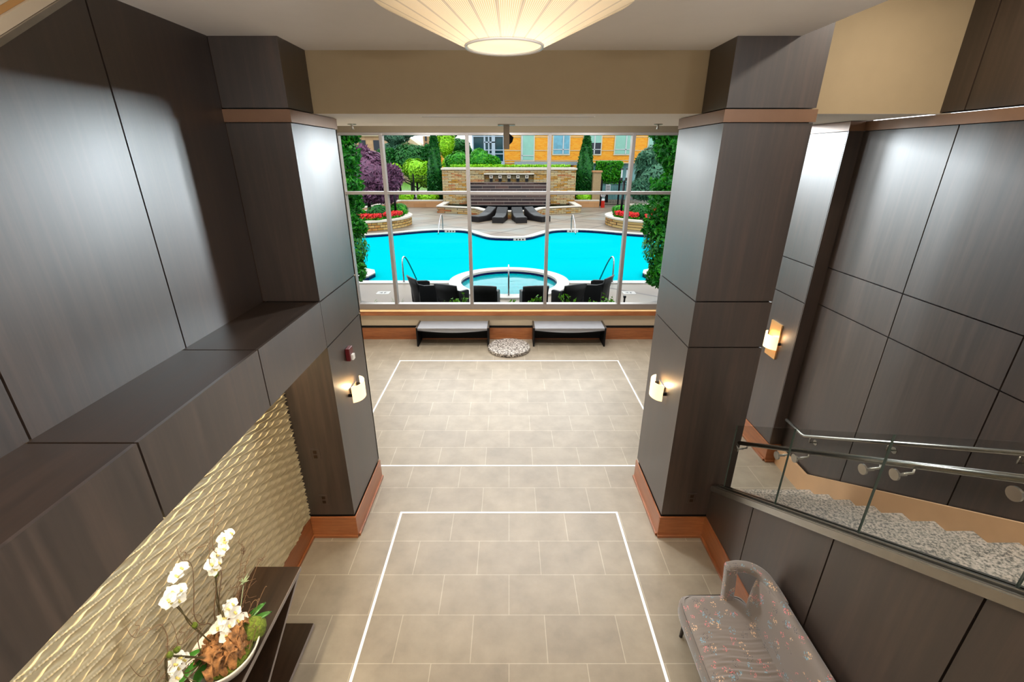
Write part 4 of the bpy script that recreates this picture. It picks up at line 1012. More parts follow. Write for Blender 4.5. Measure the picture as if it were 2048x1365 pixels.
chairs = [(-2.46, 12.72, -58, 'dark wicker chair furthest left of the row by the hot tub'), (-1.55, 12.05, -24, 'dark wicker chair second from left by the hot tub'),
          (-.63, 11.93, -6, 'dark wicker chair in front of the hot tub, just left of its handrail'), (.67, 11.93, 6, 'dark wicker chair in front of the hot tub, just right of its handrail'),
          (1.62, 12.05, 26, 'dark wicker chair second from right by the hot tub'), (2.55, 12.78, 58, 'dark wicker chair furthest right of the row by the hot tub')]
t0 = thing('wicker_chair', chairs[0][3], 'chair', chairs[0][:2]+(0,), R(chairs[0][2]), 'wicker chairs in front of the hot tub'); chair_parts(t0)
for x, y, a, lb in chairs[1:]: dup(t0, (x, y, 0), R(a), lb)
# sun loungers at the fountain
def lounger_parts(t):
    prof = [(-.95, .0), (-.95, .34), (-.1, .34), (.35, .46), (.95, .80), (.98, .76), (.95, .0)]
    b = MB(); b.prism(prof, -.36, .36, 'x'); b.build('wicker_body', M['wicker_brown'], t, bevel=.02)
    b = MB(); b.prism([(-.93, .345), (-.1, .345), (.35, .465), (.93, .795), (.93, .815), (.35, .485), (-.1, .362), (-.93, .362)], -.34, .34, 'x'); b.build('lying_surface', M['wicker'], t)
lg = [(-1.70, 31.15, -36, 'dark wicker sun lounger furthest left at the fountain, turned sideways'), (-.58, 30.75, -9, 'dark wicker sun lounger second from left at the fountain'),
      (.66, 30.75, 9, 'dark wicker sun lounger second from right at the fountain'), (1.86, 31.15, 36, 'dark wicker sun lounger furthest right at the fountain, turned sideways')]
t0 = thing('sun_lounger', lg[0][3], 'sun lounger', lg[0][:2]+(0,), R(lg[0][2]), 'sun loungers at the fountain basin'); lounger_parts(t0)
for x, y, a, lb in lg[1:]: dup(t0, (x, y, 0), R(a), lb)

# fountain
t = thing('stone_fountain', 'long ledgestone fountain wall with five spouts, dark cascade and low curved basin', 'fountain', (0, 38.5, 0))
FY = 39.0
b = MB(); b.box(-5.38, -3.35, FY, FY+2.2, 0, 2.95); b.box(3.35, 5.38, FY, FY+2.2, 0, 2.95); b.box(-3.35, 3.35, FY+.0, FY+2.2, 2.64, 2.95); b.box(-3.35, 3.35, FY+.35, FY+2.2, 0, 2.64)
b.box(-3.35, -2.0, FY+.05, FY+.36, 1.9, 2.64); b.box(2.0, 3.35, FY+.05, FY+.36, 1.9, 2.64)
b.build('stone_wall', M['stone'], t, True)
b = MB(); b.box(-5.45, 5.45, FY-.07, FY+.45, 2.95, 3.08); b.box(-5.45, 5.45, FY+1.8, FY+2.3, 2.95, 3.08); b.box(-5.45, -4.95, FY+.45, FY+1.8, 2.95, 3.08); b.box(4.95, 5.45, FY+.45, FY+1.8, 2.95, 3.08)
b.build('top_coping', M['coping'], t, True)
b = MB(); b.box(-2.02, 2.02, FY-.10, FY+.36, 2.60, 2.69); b.build('spout_shelf', M['coping'], t, True)
for i in range(5):
    x = -1.44+.72*i; q = FY+.10
    b = MB(); poly = [(x-.13, 2.30), (x+.13, 2.30), (x+.15, 2.54), (x-.15, 2.54)]; b.prism(poly, q-.05, q+.30, 'y', 0); b.cyl((x, q-.06, 2.42), .05, .02, 'y', 12, 1); b.build('spout', [M['coping'], M['iron']], t, True)
    b = MB(); b.box(x-.12, x+.12, q-.02, q+.2, 2.04, 2.28); b.build('spout_bowl', M['iron'], t, True)
b = MB(); nstep = 8
for k in range(nstep):
    z1 = 2.0-k*.235; y1 = FY+.15-.14*k; b.box(-3.33, 3.33, y1-.10, FY+.36, max(0, z1-.235), z1, 0); b.box(-3.33, 3.33, y1-.12, y1-.10, z1-.035, z1+.005, 1)
b.build('cascade', [M['cascade'], plain('wet_lip', srgb(84, 72, 66), .4)], t, True)
bo = [(-5.3, FY+.0), (-5.42, 35.6), (-2.47, 34.3), (-1.95, 33.0), (-1.55, 32.45), (-.9, 32.15), (0, 32.05), (.9, 32.15), (1.55, 32.45), (1.95, 33.0), (2.47, 34.3), (5.42, 35.6), (5.3, FY+.0)]
def strip(mb, path, w_, z0, z1, flip=1, mi=0):
    n = len(path); o = []
    for i in range(n):
        d = (Vector(path[min(i+1, n-1)])-Vector(path[max(i-1, 0)])).normalized(); o.append((path[i][0]-d.y*w_*flip, path[i][1]+d.x*w_*flip))
    for i in range(n-1):
        A, B_, C_, D_ = path[i], path[i+1], o[i+1], o[i]
        v = [(p[0], p[1], z) for z in (z0, z1) for p in (A, B_, C_, D_)]
        mb.add(v, [(0, 1, 5, 4), (1, 2, 6, 5), (2, 3, 7, 6), (3, 0, 4, 7), (4, 5, 6, 7), (0, 3, 2, 1)], mi)
b = MB(); strip(b, bo, .38, 0, .43, 1); b.build('basin_wall', M['stone'], t, True)
b = MB(); strip(b, [(x*1.008, y-.03) for x, y in bo], .48, .43, .51, 1); b.build('basin_coping', M['coping'], t, True)
b = MB(); flat_poly(b, bo, [], .30); b.build('basin_water', M['dark_water'], t, True, fix=False)
b = MB(); flat_poly(b, bo, [], .05); b.build('basin_floor', plain('dark_basin', srgb(10, 14, 20), .3), t, True, fix=False)
g = np.random.default_rng(5); P = np.stack([g.uniform(-5, 5.2, 3000), g.uniform(FY+2.4, FY+3.2, 3000), g.uniform(2.9, 3.28, 3000)], 1)
t2 = thing('clipped_hedge', 'low bright green hedge behind the top of the fountain wall', 'hedge', (0, FY+2.8, 0)); leaf_mesh('foliage', P, .10, M['f_lime'], t2)
b = MB(); b.box(-5, 5.2, FY+2.4, FY+3.2, 0, 3.0); b.build('hedge_core', M['f_dark'], t2, True)

# low retaining walls with planting
def low_wall(label, path, flip=1):
    t = thing('low_garden_wall', label, 'garden wall', (path[0][0], path[0][1], 0))
    b = MB(); strip(b, path, .4, 0, .5, flip); b.build('wall_body', M['lowwall'], t, True)
    b = MB(); strip(b, path, .46, .5, .58, flip); b.build('coping', M['coping'], t, True)
low_wall('low tan garden wall left of the fountain, bending towards the left planter', [(-16, 33.5), (-10.4, 33.5), (-8.9, 39.4), (-5.45, 39.4)])
low_wall('low tan garden wall right of the fountain', [(5.45, 39.4), (7.5, 39.4)])
low_wall('pale low garden wall behind the right planter', [(9.2, 36.0), (16, 36.0)])
b = MB(); b.box(-16, -5.5, 39.8, 43, 0, .45); b.box(5.5, 7.5, 39.8, 41, 0, .45); struct('floor_planting_bed', b, M['soil'], 'mulched planting beds behind the low walls')
def clump(name, label, cat, c, r_, n, size, mat, seed, group=None, stems=True, core=None, **kw):
    base = (c[0], c[1], 0 if 'zb' not in kw else kw['zb'])
    t = thing(name, label, cat, base, 0, group)
    leaf_mesh('foliage', crown_pts(c, r_, n, seed, lump=kw.get('lump', .25), box=kw.get('box', False)), size, mat, t, seed=seed, aspect=kw.get('aspect', 1.6))
    if stems:
        b = MB(); b.tube([base, (c[0], c[1], c[2]+r_[2]*.3)], [kw.get('tr', .05), kw.get('tr', .05)*.5], 8); b.build('stem', M['bark_tree'], t, True)
    if core:
        b = MB(); b.ell(c, r_[0]*core, r_[1]*core, r_[2]*core, 16, jit=.08); b.build('inner_foliage', M['f_dark'], t, True)
    return t
clump('lime_hosta', 'lime green leafy plant on the wall left of the fountain, the left one', 'plant', (-8.75, 40.5, .75), (.75, .5, .45), 700, .17, M['f_lime'], 21, 'lime plants on the garden walls', zb=.45, stems=False)
clump('lime_hosta', 'lime green leafy plant on the wall left of the fountain, beside the left cypress', 'plant', (-6.9, 40.5, .75), (1.0, .5, .45), 900, .17, M['f_lime'], 22, 'lime plants on the garden walls', zb=.45, stems=False)
clump('lime_hosta', 'lime green leafy plant on the wall right of the fountain', 'plant', (6.4, 40.4, .72), (.8, .4, .4), 800, .17, M['f_lime'], 23, 'lime plants on the garden walls', zb=.45, stems=False)

# planters with flowers
def planter(label, cx, sgn):
    t = thing('stone_planter', label, 'planter', (cx, 29.2, 0))
    rx, ry = 3.2, 3.1
    b = MB(); b.lathe([(1, 0), (1, .47)], (cx, 29.2, 0), 72, sx=rx, sy=ry, smooth=False); b.build('stone_wall', M['stone_big'], t, True, fix=False)
    b = MB(); b.lathe([(1.0, .47), (1.015, .47), (1.015, .56), (.87, .56), (.87, .44)], (cx, 29.2, 0), 72, sx=rx, sy=ry, smooth=False); b.build('coping', M['coping'], t, True, fix=False)
    b = MB(); b.lathe([(0, .46), (.88, .46)], (cx, 29.2, 0), 48, sx=rx, sy=ry); b.build('soil', M['soil'], t, True, fix=False)
planter('round ledgestone planter with red flowers left of the pool', -9.3, 1)
planter('round ledgestone planter with red flowers right of the pool', 9.25, -1)
def flowers(label, cx, cy, spots, mat, seed):
    pts = []; pl = []; g = np.random.default_rng(seed)
    for (x, y, r_) in spots:
        n = int(260*r_/.4); a = g.random(n)*6.28; q = r_*g.random(n)**.5
        pts.append(np.stack([x+q*np.cos(a), y+q*np.sin(a), .66+.22*g.random(n)], 1)); pl.append(np.stack([x+q*np.cos(a), y+q*np.sin(a), .48+.2*g.random(n)], 1))
    t = thing('flower_bed', label, 'flowers', (cx, cy, .46))
    leaf_mesh('blossoms', np.concatenate(pts), .10, mat, t, seed=seed, aspect=1.1); leaf_mesh('leaves', np.concatenate(pl), .12, M['f_mid'], t, seed=seed+1)
flowers('row of red and pink flowers along the front of the left planter', -9, 27, [(-9.9+.32*i, 26.95-.06*math.sin(i*.5)+.012*i*i*.3, .3) for i in range(8)], M['flower'], 31)
flowers('mound of red flowers at the right end of the left planter', -6.9, 28.4, [(-7.1, 27.9, .38), (-6.9, 28.3, .35), (-6.8, 28.8, .3)], M['flower'], 33)
flowers('small red flowers round the maple trunk in the left planter', -8.5, 30.6, [(-8.7, 30.3, .3), (-8.3, 30.8, .25)], M['flower'], 35)
flowers('mound of red flowers at the left end of the right planter', 6.9, 28.4, [(6.75, 28.6, .35), (7.0, 28.1, .4), (7.3, 27.7, .35)], M['flower'], 37)
flowers('pink flowers along the front of the right planter', 8.4, 27, [(8.2, 27.0, .4), (8.6, 26.9, .35), (9.1, 26.8, .35)], M['flower'], 39)
flowers('pink and orange flowers at the back of the right planter', 9, 30, [(8.6, 30.2, .4), (9.2, 29.7, .35), (9.1, 30.8, .35)], M['flower'], 41)
for i, (x, y, rx, rz, lb) in enumerate([(-10.9, 28.4, .8, .6, 'dark green shrub at the left edge of the left planter'), (-7.9, 28.6, .75, .5, 'green mounded shrub between the flowers of the left planter'), (-7.1, 30.2, .7, .45, 'green shrub round the lamp post of the left planter'), (-9.4, 28.7, .8, .35, 'low green shrub behind the red flower row'),
        (8.0, 29.0, .9, .5, 'green mounded shrub in the middle of the right planter'), (7.3, 30.4, .7, .4, 'green shrub at the lamp post of the right planter'), (9.6, 28.3, .8, .4, 'green shrub behind the pink flowers of the right planter')]):
    clump('mounded_shrub', lb, 'shrub', (x, y, .5+rz*.6), (rx, .6, rz), 1300, .10, M['f_mid'] if i in (2, 5, 3) else M['f_dark'], 50+i, zb=.46, stems=False, core=.8)
clump('pale_shrub', 'pale variegated shrub on the garden bed behind the purple maple', 'shrub', (-11.0, 35.4, .95), (1.0, .6, .5), 900, .14, M['f_blue'], 61, zb=.0, stems=False)
clump('white_flower_shrub', 'small white flowering plants behind the right planter', 'shrub', (10.2, 36.8, 1.15), (1.2, .4, .35), 700, .12, M['flower_w'], 62, zb=0, stems=False)

def tree(name, label, base, blobs, n, size, mat, seed, tr=.1, limbs=True, aspect=1.6, group=None, core=.7):
    t = thing(name, label, 'tree', base, 0, group)
    pts = np.concatenate([crown_pts(c, r_, int(n*w_), seed+i, lump=.35) for i, (c, r_, w_) in enumerate(blobs)])
    leaf_mesh('foliage', pts, size, mat, t, seed=seed, aspect=aspect)
    if core:
        b = MB()
        for c, r_, w_ in blobs: b.ell(c, r_[0]*core*.65, r_[1]*core*.65, r_[2]*core*.65, 14, jit=.12)
        o = b.build('inner_foliage', M['f_dark'], t, True)
    b = MB(); top = blobs[0][0]; b.tube([base, (base[0]+.05, base[1], base[2]+(top[2]-base[2])*.6), top], [tr, tr*.8, tr*.3], 8)
    if limbs:
        for c, r_, w_ in blobs[1:]: b.tube([(base[0]+.03, base[1], base[2]+(c[2]-base[2])*.45), tuple((Vector(c)+Vector(base))*.5+Vector((0, 0, .3))), c], [tr*.5, tr*.4, tr*.15], 6)
    b.build('trunk', M['bark_tree'], t, True); return t
tree('purple_maple', 'broad purple-leaved maple in the left planter', (-9.15, 31.0, .46), [((-8.8, 30.6, 3.1), (1.5, 1.2, 1.2), 1), ((-9.9, 30.6, 2.6), (1.2, 1.1, 1.0), .8), ((-8.0, 30.4, 2.5), (1.1, 1.0, .9), .8), ((-9.4, 30.8, 3.9), (1.0, .9, .7), .6), ((-9.0, 30.0, 1.85), (1.9, .9, .6), 1.0), ((-7.7, 30.0, 1.9), (.8, .7, .7), .5), ((-7.0, 28.9, 2.75), (.75, .45, .75), .5)], 2600, .17, M['f_purple'], 71, .13, aspect=2.2, core=0)
tree('purple_maple', 'purple and green maple in the right planter', (9.3, 30.6, .46), [((9.3, 30.4, 2.9), (1.5, 1.2, 1.3), 1), ((8.5, 30.2, 2.1), (1.0, 1.0, .7), .7), ((10.3, 30.4, 2.2), (1.2, 1.0, 1.0), .8), ((8.7, 30.4, 3.6), (.9, .8, .7), .5)], 2400, .16, M['f_blue'], 81, .13, aspect=2.2, core=0)
# tall hornbeams beside the window
def hornbeam(label, x, y, seed):
    t = thing('hornbeam_tree', label, 'tree', (x, y, 0)); s_ = 1 if x > 0 else -1
    pts = np.concatenate([crown_pts((x+dx*s_, y+dy, z), (rx, rx, rz), int(n), seed+i, lump=.45, solid=.45) for i, (dx, dy, z, rx, rz, n) in enumerate([(0, 0, 1.5, .85, 1.0, 3800), (.1, 0, 2.7, .95, 1.0, 4200), (0, 0, 3.9, .95, 1.0, 4200), (0, 0, 5.0, .9, .9, 3000), (-.25, -.2, .85, .55, .5, 1300), (-.55, .1, 4.6, .5, .35, 800), (-.4, -.2, 3.2, .6, .35, 900), (-.45, 0, 2.1, .5, .35, 900)])])
    leaf_mesh('foliage', pts, .085, M['f_horn'], t, seed=seed, aspect=1.8)
    b = MB(); b.tube([(x, y, 0), (x+.03, y, 2), (x, y, 5)], [.07, .05, .02], 8)
    for k in range(14):
        a = k*2.4; z = .8+.3*k; b.tube([(x, y, z), (x+.4*math.cos(a), y+.4*math.sin(a), z+.25), (x+.75*math.cos(a), y+.75*math.sin(a), z+.35)], [.018, .012, .004], 5)
    b.build('trunk', M['bark_tree'], t, True)
hornbeam('tall green hornbeam right outside the window at the right pier', 4.75, 13.3, 101)
hornbeam('tall green hornbeam right outside the window at the left pier', -5.05, 13.6, 121)
# cypresses
def cypress(label, x, y, r_, h, seed):
    t = thing('columnar_cypress', label, 'tree', (x, y, 0), 0, None)
    leaf_mesh('foliage', cone_pts((x, y, .45), r_, h, 6500, seed, .55), .13, M['f_dark'], t, seed=seed, aspect=2.2, updir=1.0)
    b = MB(); b.lathe([(.05, 0), (r_*.8, .1*h), (r_*.78, .5*h), (r_*.45, .8*h), (.02, h*.97)], (x, y, .45), 14); b.build('inner_foliage', M['f_dark'], t, True)
    b = MB(); b.tube([(x, y, 0), (x, y, 1)], .1, 8); b.build('trunk', M['bark_tree'], t, True)
cypress('tall dark conical cypress at the left end of the fountain wall', -6.35, 41.9, .76, 5.45, 131)
cypress('tall dark conical cypress at the right end of the fountain wall', 6.5, 41.6, .88, 5.25, 132)

# lamp posts
def lamp_post(label, x, y, zb=.46):
    t = thing('lamp_post', label, 'street lamp', (x, y, zb))
    b = MB(); b.tube([(x, y, zb), (x, y, 2.55)], [.075, .05], 10); b.cyl((x, y, zb), .11, .25, seg=12); b.build('post', M['iron'], t, True)
    for s in (-1, 1):
        b = MB(); b.box(x+s*.16-.07, x+s*.16+.07, y-.07, y+.07, 2.60, 2.75); b.box(x+s*.16-.08, x+s*.16+.08, y-.08, y+.08, 3.22, 3.28); b.tube([(x, y, 2.5), (x+s*.16, y, 2.62)], .03, 6)
        b.build('lantern_frame', M['iron'], t, True)
        b = MB(); b.cyl((x+s*.16, y, 2.75), .05, .47, seg=12); b.build('lantern_glass', M['win_white'], t, True)
lamp_post('black twin lantern lamp post in the right planter', 7.0, 29.5)
lamp_post('black lamp post in the left planter', -7.05, 29.4)

# fences, gate, sign, pier, cone, box hedge
def fence(label, x0, x1, y, h, posts, base=.0, name='iron_fence', bars=True):
    t = thing(name, label, 'fence', ((x0+x1)/2, y, 0))
    b = MB(); n = int((x1-x0)/.13)
    for i in range(n+1): x = x0+(x1-x0)*i/n; b.box(x-.012, x+.012, y-.012, y+.012, base+.08, base+h-.05)
    b.build('bars', M['iron'], t, True)
    for z in (base+.12, base+h-.28, base+h-.08):
        b = MB(); b.box(x0, x1, y-.02, y+.02, z-.02, z+.02); b.build('rail', M['iron'], t, True)
    for x in posts:
        b = MB(); b.box(x-.06, x+.06, y-.06, y+.06, base, base+h+.08); b.build('post', M['iron'], t, True)
fence('black iron fence left of the left cypress', -10.6, -6.2, 42.0, 2.0, (-10.6, -8.3, -6.3), .45)
fence('black iron gate fence right of the stone pier', 7.75, 12.5, 40.6, 2.0, (7.8, 9.3, 9.7, 12.4))
t = thing('pool_sign', 'white notice sign hung on the iron gate fence', 'sign', (8.35, 40.5, 1.5))
b = MB(); b.box(8.15, 8.55, 40.52, 40.55, 1.25, 1.75); b.build('board', M['win_white'], t, True)
for k in range(4):
    b = MB(); b.box(8.20, 8.50, 40.505, 40.52, 1.32+.1*k, 1.35+.1*k); b.build('text_line', M['iron'], t, True)
t = thing('stone_gate_pier', 'tan stone gate pier right of the right cypress', 'pillar', (7.25, 40.2, 0))
b = MB(); b.box(6.95, 7.6, 39.95, 40.5, 0, 2.72); b.build('shaft', M['stone_pier'], t, True)
b = MB(); b.box(6.88, 7.67, 39.88, 40.57, 2.72, 2.85); b.build('cap', M['lowwall'], t, True)
t = thing('traffic_cone', 'bright red bollard with white collar by the gate', 'bollard', (7.76, 39.3, 0))
b = MB(); b.lathe([(.0, 0), (.17, 0), (.15, .55), (0, .55)], (7.76, 39.3, 0), 16, smooth=False); b.build('body', M['hydrant'], t, True)
b = MB(); b.lathe([(.145, .55), (.13, .72), (0, .72)], (7.76, 39.3, 0), 16); b.build('collar', M['win_white'], t, True)
leaf_mesh('posy', crown_pts((7.76, 39.3, .95), (.2, .15, .16), 60, 3), .07, M['flower_w'], t)
clump('box_hedge', 'square clipped green hedge beside the lamp post on the right', 'hedge', (9.0, 44.0, 2.6), (1.05, .8, .9), 4200, .14, M['f_mid'], 141, box=True, core=.9, tr=.15)

# background trees and bushes
bg = [('bright_bush', 'bright lime bush behind the iron fence', (-8.6, 45, 0), [((-8.5, 45, 2.7), (1.3, 1, 1.2), 1), ((-7.6, 45, 2.3), (.9, .9, 1.2), .6), ((-10.6, 45.5, 2.7), (.7, .6, .6), .3)], 2600, .18, M['f_lime']),
      ('dense_tree', 'mid green trees behind the lime bush', (-10.5, 52, 0), [((-10.3, 52, 3.6), (2.2, 1.5, 1.7), 1), ((-8.6, 52, 3.5), (1.4, 1.2, 1.6), .8), ((-12.8, 52, 3.0), (1.8, 1.2, 1.8), .8)], 3600, .2, M['f_dark']),
      ('dark_pine', 'dark pine tree rising at the second window mullion', (-12.2, 54, 0), [((-12.2, 54, 6.0), (1.6, 1.2, .9), .7), ((-10.8, 54, 6.4), (1.5, 1, .6), .6), ((-12.6, 54, 4.6), (1.2, 1, .7), .5)], 3000, .2, M['f_blue']),
      ('lime_tree', 'lime green tree at the far left of the window', (-13.8, 39.4, 0), [((-13.6, 39.4, 4.5), (1.5, 1.0, 1.0), 1), ((-13.0, 39, 2.6), (1.2, .8, 1.6), .8)], 3000, .2, M['f_lime']),
      ('green_backdrop_shrub', 'green shrubs behind the purple maple', (-11.5, 37.5, 0), [((-11.6, 37, 1.7), (1.8, .9, 1.3), 1), ((-13.2, 37, 1.6), (1.0, .8, 1.4), .6)], 3600, .15, M['f_mid']),
      ('leafy_tree', 'yellow-green slender tree just right of the left cypress', (-6.1, 48, 0), [((-6.1, 48, 5.3), (.9, .7, 1.6), 1), ((-5.6, 48, 3.4), (1.0, .8, .9), .7)], 2600, .17, M['f_lime']),
      ('umbrella_tree', 'distant flat-topped dark green tree against the sky', (-6.3, 62, 0), [((-6.4, 62, 5.2), (1.6, 1.2, .8), 1), ((-5.4, 62, 4.6), (.8, .8, .6), .4), ((-7.5, 62, 6.3), (1.2, .8, .4), .3)], 2400, .22, M['f_dark']),
      ('leafy_tree', 'mid green tree above the left part of the fountain wall', (-4.6, 45.0, 0), [((-4.7, 45.0, 3.5), (1.2, .9, .9), 1), ((-3.9, 45.0, 3.2), (.9, .9, .7), .6)], 2800, .17, M['f_mid']),
      ('leafy_tree', 'round green tree in front of the pale blue bay window', (-2.4, 43.1, 0), [((-2.6, 43.1, 3.7), (.9, .85, .9), 1), ((-1.6, 43.1, 3.4), (.85, .8, .7), .8), ((-3.2, 43.1, 3.2), (.7, .8, .7), .5)], 3000, .16, M['f_mid']),
      ('dark_backdrop_tree', 'dark green tree mass behind the right planter', (11.5, 37.5, 0), [((11.6, 37.4, 3.0), (2.0, 1.2, 2.0), 1), ((12.0, 37.2, 5.3), (1.8, 1.2, .8), .5), ((10.5, 37.0, 1.6), (1.0, .8, .8), .5)], 4200, .17, M['f_blue'])]
for i, (nm, lb, base, bl, n, sz, mt) in enumerate(bg): tree(nm, lb, base, bl, n, sz, mt, 200+20*i, .12, aspect=1.7)

# orange brick apartment building
BY = 46.3
t = thing('brick_building', 'orange brick apartment building with cream bands behind the fountain', 'building', (7, BY, 0))
b = MB(); b.box(-.46, 26, BY, BY+8, 3.4, 6.9); b.box(-.46, 6.4, BY, BY+8, 0, 3.4); b.build('brick_wall', M['brick'], t, True)
b = MB(); b.box(6.4, 26, BY+.5, BY+8, 0, 3.4); b.build('shopfront', M['far_green_glass'], t, True)
for z, h in ((5.6, .06), (4.44, .06), (3.58, .05), (3.36, .09)):
    b = MB(); b.box(-.47, 26, BY-.03, BY+.01, z-h/2, z+h/2); b.build('string_course', M['course'], t, True)
def window(x0, x1, z0, z1, blind, cross, dark=None):
    o = (b := MB()) and None
    b.box(x0-.1, x1+.1, BY-.06, BY+.0, z0-.12, z1+.1); f_ = b.build('window', M['win_frame'], t, True)
    b = MB(); b.box(x0, x1, BY-.08, BY-.06, z0, z1); b.build('pane', M[blind], f_, False); f_.children[0].data.transform(__import__('mathutils').Matrix.Translation(-Vector(t.location)))
    b = MB(); xm = x0+(x1-x0)*cross; b.box(xm-.05, xm+.05, BY-.11, BY-.08, z0, z1)
    for z in (z0+.38, z1-.45): b.box(x0, x1, BY-.11, BY-.08, z-.03, z+.03)
    m_ = b.build('muntin', M['win_white'], f_, False); m_.data.transform(__import__('mathutils').Matrix.Translation(-Vector(t.location)))
    if dark:
        b = MB(); b.box(x0, x1, BY-.085, BY-.08, z0, dark); d_ = b.build('open_blind_pane', M['win_dark' if blind == 'win_mint' else 'win_blue'], f_, False); d_.data.transform(__import__('mathutils').Matrix.Translation(-Vector(t.location)))
window(1.2, 2.3, 3.62, 6.6, 'win_mint', .02)
window(4.15, 5.6, 4.15, 6.6, 'win_blue', .62)
window(7.0, 8.55, 4.15, 6.6, 'win_mint', .62, 5.1)
window(9.9, 11.4, 4.15, 6.6, 'win_mint', .66)
window(13.0, 15.2, 4.15, 6.6, 'win_mint', .66)
window(16.5, 18, 4.15, 6.6, 'win_mint', .66)
b = MB(); b.box(.55, 6.2, BY-1.6, BY, 3.28, 3.42); b.box(.50, 6.25, BY-1.65, BY-1.55, 3.20, 3.50); b.build('steel_canopy', M['canopy'], t, True)
for x in (1.0, 2.3, 3.6, 4.9):
    b = MB(); b.box(x-.6, x+.6, BY-.05, BY-.01, 2.2, 3.15); b.build('door_glass', M['bay_glass'], t, True)
t = thing('glazed_bay', 'pale blue framed glazed bay at the left end of the brick building', 'building bay', (-1.9, BY, 0))
b = MB(); b.box(-3.35, -.46, BY+.1, BY+4, 0, 6.9); b.build('glass', M['bay_glass'], t, True)
b = MB(); b.box(-3.45, -3.3, BY, BY+.1, 2.9, 6.9); b.box(-1.62, -1.30, BY, BY+.12, 2.9, 6.9); b.box(-.56, -.44, BY, BY+.12, 2.9, 6.9); b.box(-2.35, -2.2, BY, BY+.1, 2.9, 6.9); b.box(-1.95, -1.83, BY, BY+.1, 2.9, 6.9)
for z in (5.65, 4.48, 4.15): b.box(-2.25 if z < 5 else -3.4, -.46, BY-.01, BY+.1, z-.04, z+.04)
b.box(-1.7, -.40, BY-.35, BY+.1, 3.15, 3.50); b.box(-2.3, -1.3, BY, BY+.1, 5.1, 5.2)
b.build('pale_frame', M['bay_frame'], t, True)
# distant buildings on the left
t = thing('beige_building', 'distant beige masonry building at the upper left of the window', 'building', (-20, 70, 0))
b = MB(); b.box(-30, -17.6, 70, 77, 0, 6.9); b.build('wall', M['beige_block'], t, True)
for x in (-22.6, -20.6, -18.6):
    b = MB(); b.box(x-.45, x+.45, 69.9, 70, 4.7, 6.0); b.build('window', M['win_dark'], t, True)
b = MB(); b.box(-30, -17.6, 69.7, 70, 6.5, 6.8); b.build('cornice', M['course'], t, True)
t = thing('townhouse', 'distant cream gabled house between the mullion and the cypress', 'building', (-15.6, 78, 0))
b = MB(); b.prism([(-17.5, 0), (-13.9, 0), (-13.9, 5.4), (-15.6, 6.6), (-17.5, 5.4)], 78, 84, 'y'); b.build('wall', M['course'], t, True)
for x in (-16.6, -15.6, -14.6):
    b = MB(); b.box(x-.25, x+.25, 77.9, 78, 4.7, 5.3); b.build('window', M['win_dark'], t, True)
t = thing('pink_tower', 'distant pink and orange apartment block left of the left cypress', 'building', (-12.2, 80, 0))
b = MB(); b.box(-13.8, -12.0, 80, 86, 0, 6.9); b.build('pink_wall', M['beige_block'], t, True)
b = MB(); b.box(-12.0, -10.8, 79.9, 86, 0, 6.9); b.build('orange_wall', M['brick'], t, True)
for x in (-13.3, -12.5):
    for z in (5.2, 6.2):
        b = MB(); b.box(x-.15, x+.15, 79.85, 80, z, z+.7); b.build('window', M['win_dark'], t, True)
# horizon greenery ring far off keeps the ground from ending
P = []; g = np.random.default_rng(9)
for x in np.linspace(-42, 42, 43): P.append(crown_pts((x, 95+g.uniform(-3, 3), 1.8+g.uniform(0, .8)), (1.8, 1.2, 2.0), 260, int(x*3)+500))
o = leaf_mesh('distant_treeline', np.concatenate(P), .5, M['f_dark']); tag(o, 'continuous dark green treeline far behind the buildings', 'trees', kind='stuff')
b = MB(); b.box(-70, 70, 60, 110, -.3, -.02); struct('floor_far_ground', b, M['lawn'], 'far ground')

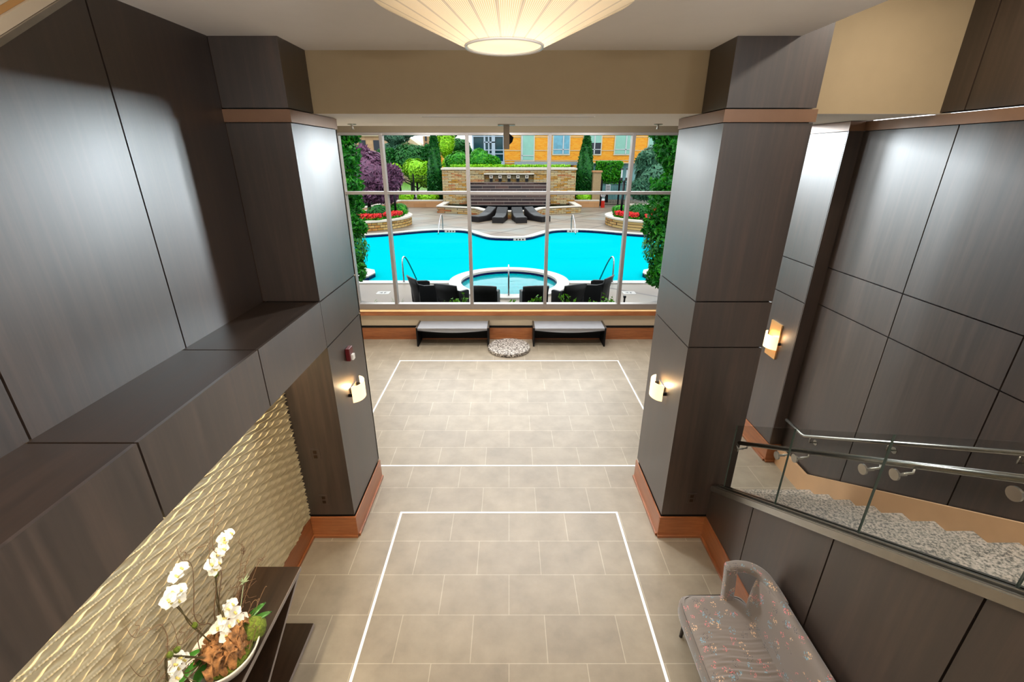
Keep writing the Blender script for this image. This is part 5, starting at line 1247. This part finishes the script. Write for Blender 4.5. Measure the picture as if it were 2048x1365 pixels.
# planting under the window, seen over the sill
b = MB(); b.box(-3.5, 3.6, WY+.13, 11.05, 0, .22); struct('floor_window_bed', b, M['soil'], 'planting bed under the window')
for x0, x1, lb in ((-4.6, -2.75, 'pale stone curb at the left end of the window bed'), (2.75, 3.55, 'pale stone curb at the right end of the window bed')):
    t = thing('bed_curb', lb, 'curb', ((x0+x1)/2, 11.25, 0)); b = MB(); b.box(x0, x1, 11.1, 11.4, 0, .28); b.build('curb_stone', M['coping'], t, True, bevel=.02)
spots = [(-3.15, 'grassy plant', 'tufted grass under the window, furthest left', 1), (-2.75, 'g', 'tufted grass under the window near the first mullion', 1), (-3.35, 'g', 'light green plant under the window against the left pier', 0), (-2.1, 's', 'small leafy shrub under the window behind the leftmost chair', 0), (-1.45, 's', 'leafy shrub under the window behind the second chair', 0), (-1.15, 's', 'taller leafy shrub under the window right of the second chair', 0),
         (-.72, 's', 'leafy shrub in front of the chair left of the tub handrail', 0), (-.38, 's', 'small leafy shrub left of the tub handrail', 0), (.03, 's', 'brownish leafy shrub right at the tub handrail', 0), (.28, 's', 'small leafy shrub right of the tub handrail', 0), (.62, 's', 'leafy shrub in front of the chair right of the tub handrail', 0), (.85, 's', 'low leafy shrub by the third window mullion', 0),
         (1.38, 's', 'leafy shrub before the chair second from right', 0), (2.1, 's', 'broad leafy shrub before the rightmost chair', 0), (2.35, 's', 'tall leafy shrub just right of the rightmost chair', 0)]
for i, (x, _, lb, grass) in enumerate(spots):
    y = 10.55+.15*math.sin(i*2); t = thing('tufted_grass' if grass else 'leafy_shrub', lb, 'plant', (x, y, .22), 0, 'plants in the bed under the window'); g = random.Random(i+5)
    h = (.50, .55, .5, .42, .50, .72, .52, .45, .58, .52, .62, .5, .70, .55, .72)[i]
    if grass:
        b = MB()
        for k in range(60):
            a = g.uniform(0, 6.28); l = g.uniform(.5, 1)*h; e = g.uniform(.05, .25); b.tube([(x, y, .22), (x+.5*e*math.cos(a), y+.5*e*math.sin(a), .22+l*.7), (x+e*math.cos(a), y+e*math.sin(a), .22+l)], [.006, .005, .001], 3)
        b.build('blades', M['f_shrub'], t, True)
    else:
        b = MB(); P = []
        for k in range(12):
            a = g.uniform(0, 6.28); e = g.uniform(.03, .22); l = g.uniform(.55, 1)*h; tip = (x+e*math.cos(a), y+e*math.sin(a), .22+l)
            b.tube([(x, y, .22), tip], [.005, .002], 4)
            for q in range(11):
                u = g.uniform(.45, 1.05); P.append((x+e*math.cos(a)*u+g.uniform(-.04, .04), y+e*math.sin(a)*u+g.uniform(-.04, .04), .22+l*u+g.uniform(-.03, .03)))
        b.build('twigs', M['bark_tree'], t, True); leaf_mesh('foliage', np.array(P), .062, M['f_shrub'], t, seed=i, aspect=1.7)
o = (MB().ell((2.98, 11.9, .10), .22, .3, .14, 16, jit=.08)).build('garden_boulder', M['stone_pier']); tag(o, 'small tan boulder on the terrace near the right end of the window', 'rock')
t = thing('path_light', 'slim brown post light near the right end of the window', 'garden light', (3.05, 11.6, 0)); b = MB(); b.box(3.03, 3.07, 11.58, 11.62, 0, .52); b.build('post', M['bark_tree'], t, True); b = MB(); b.box(3.02, 3.08, 11.57, 11.63, .52, .58); b.build('cap', M['iron'], t, True)
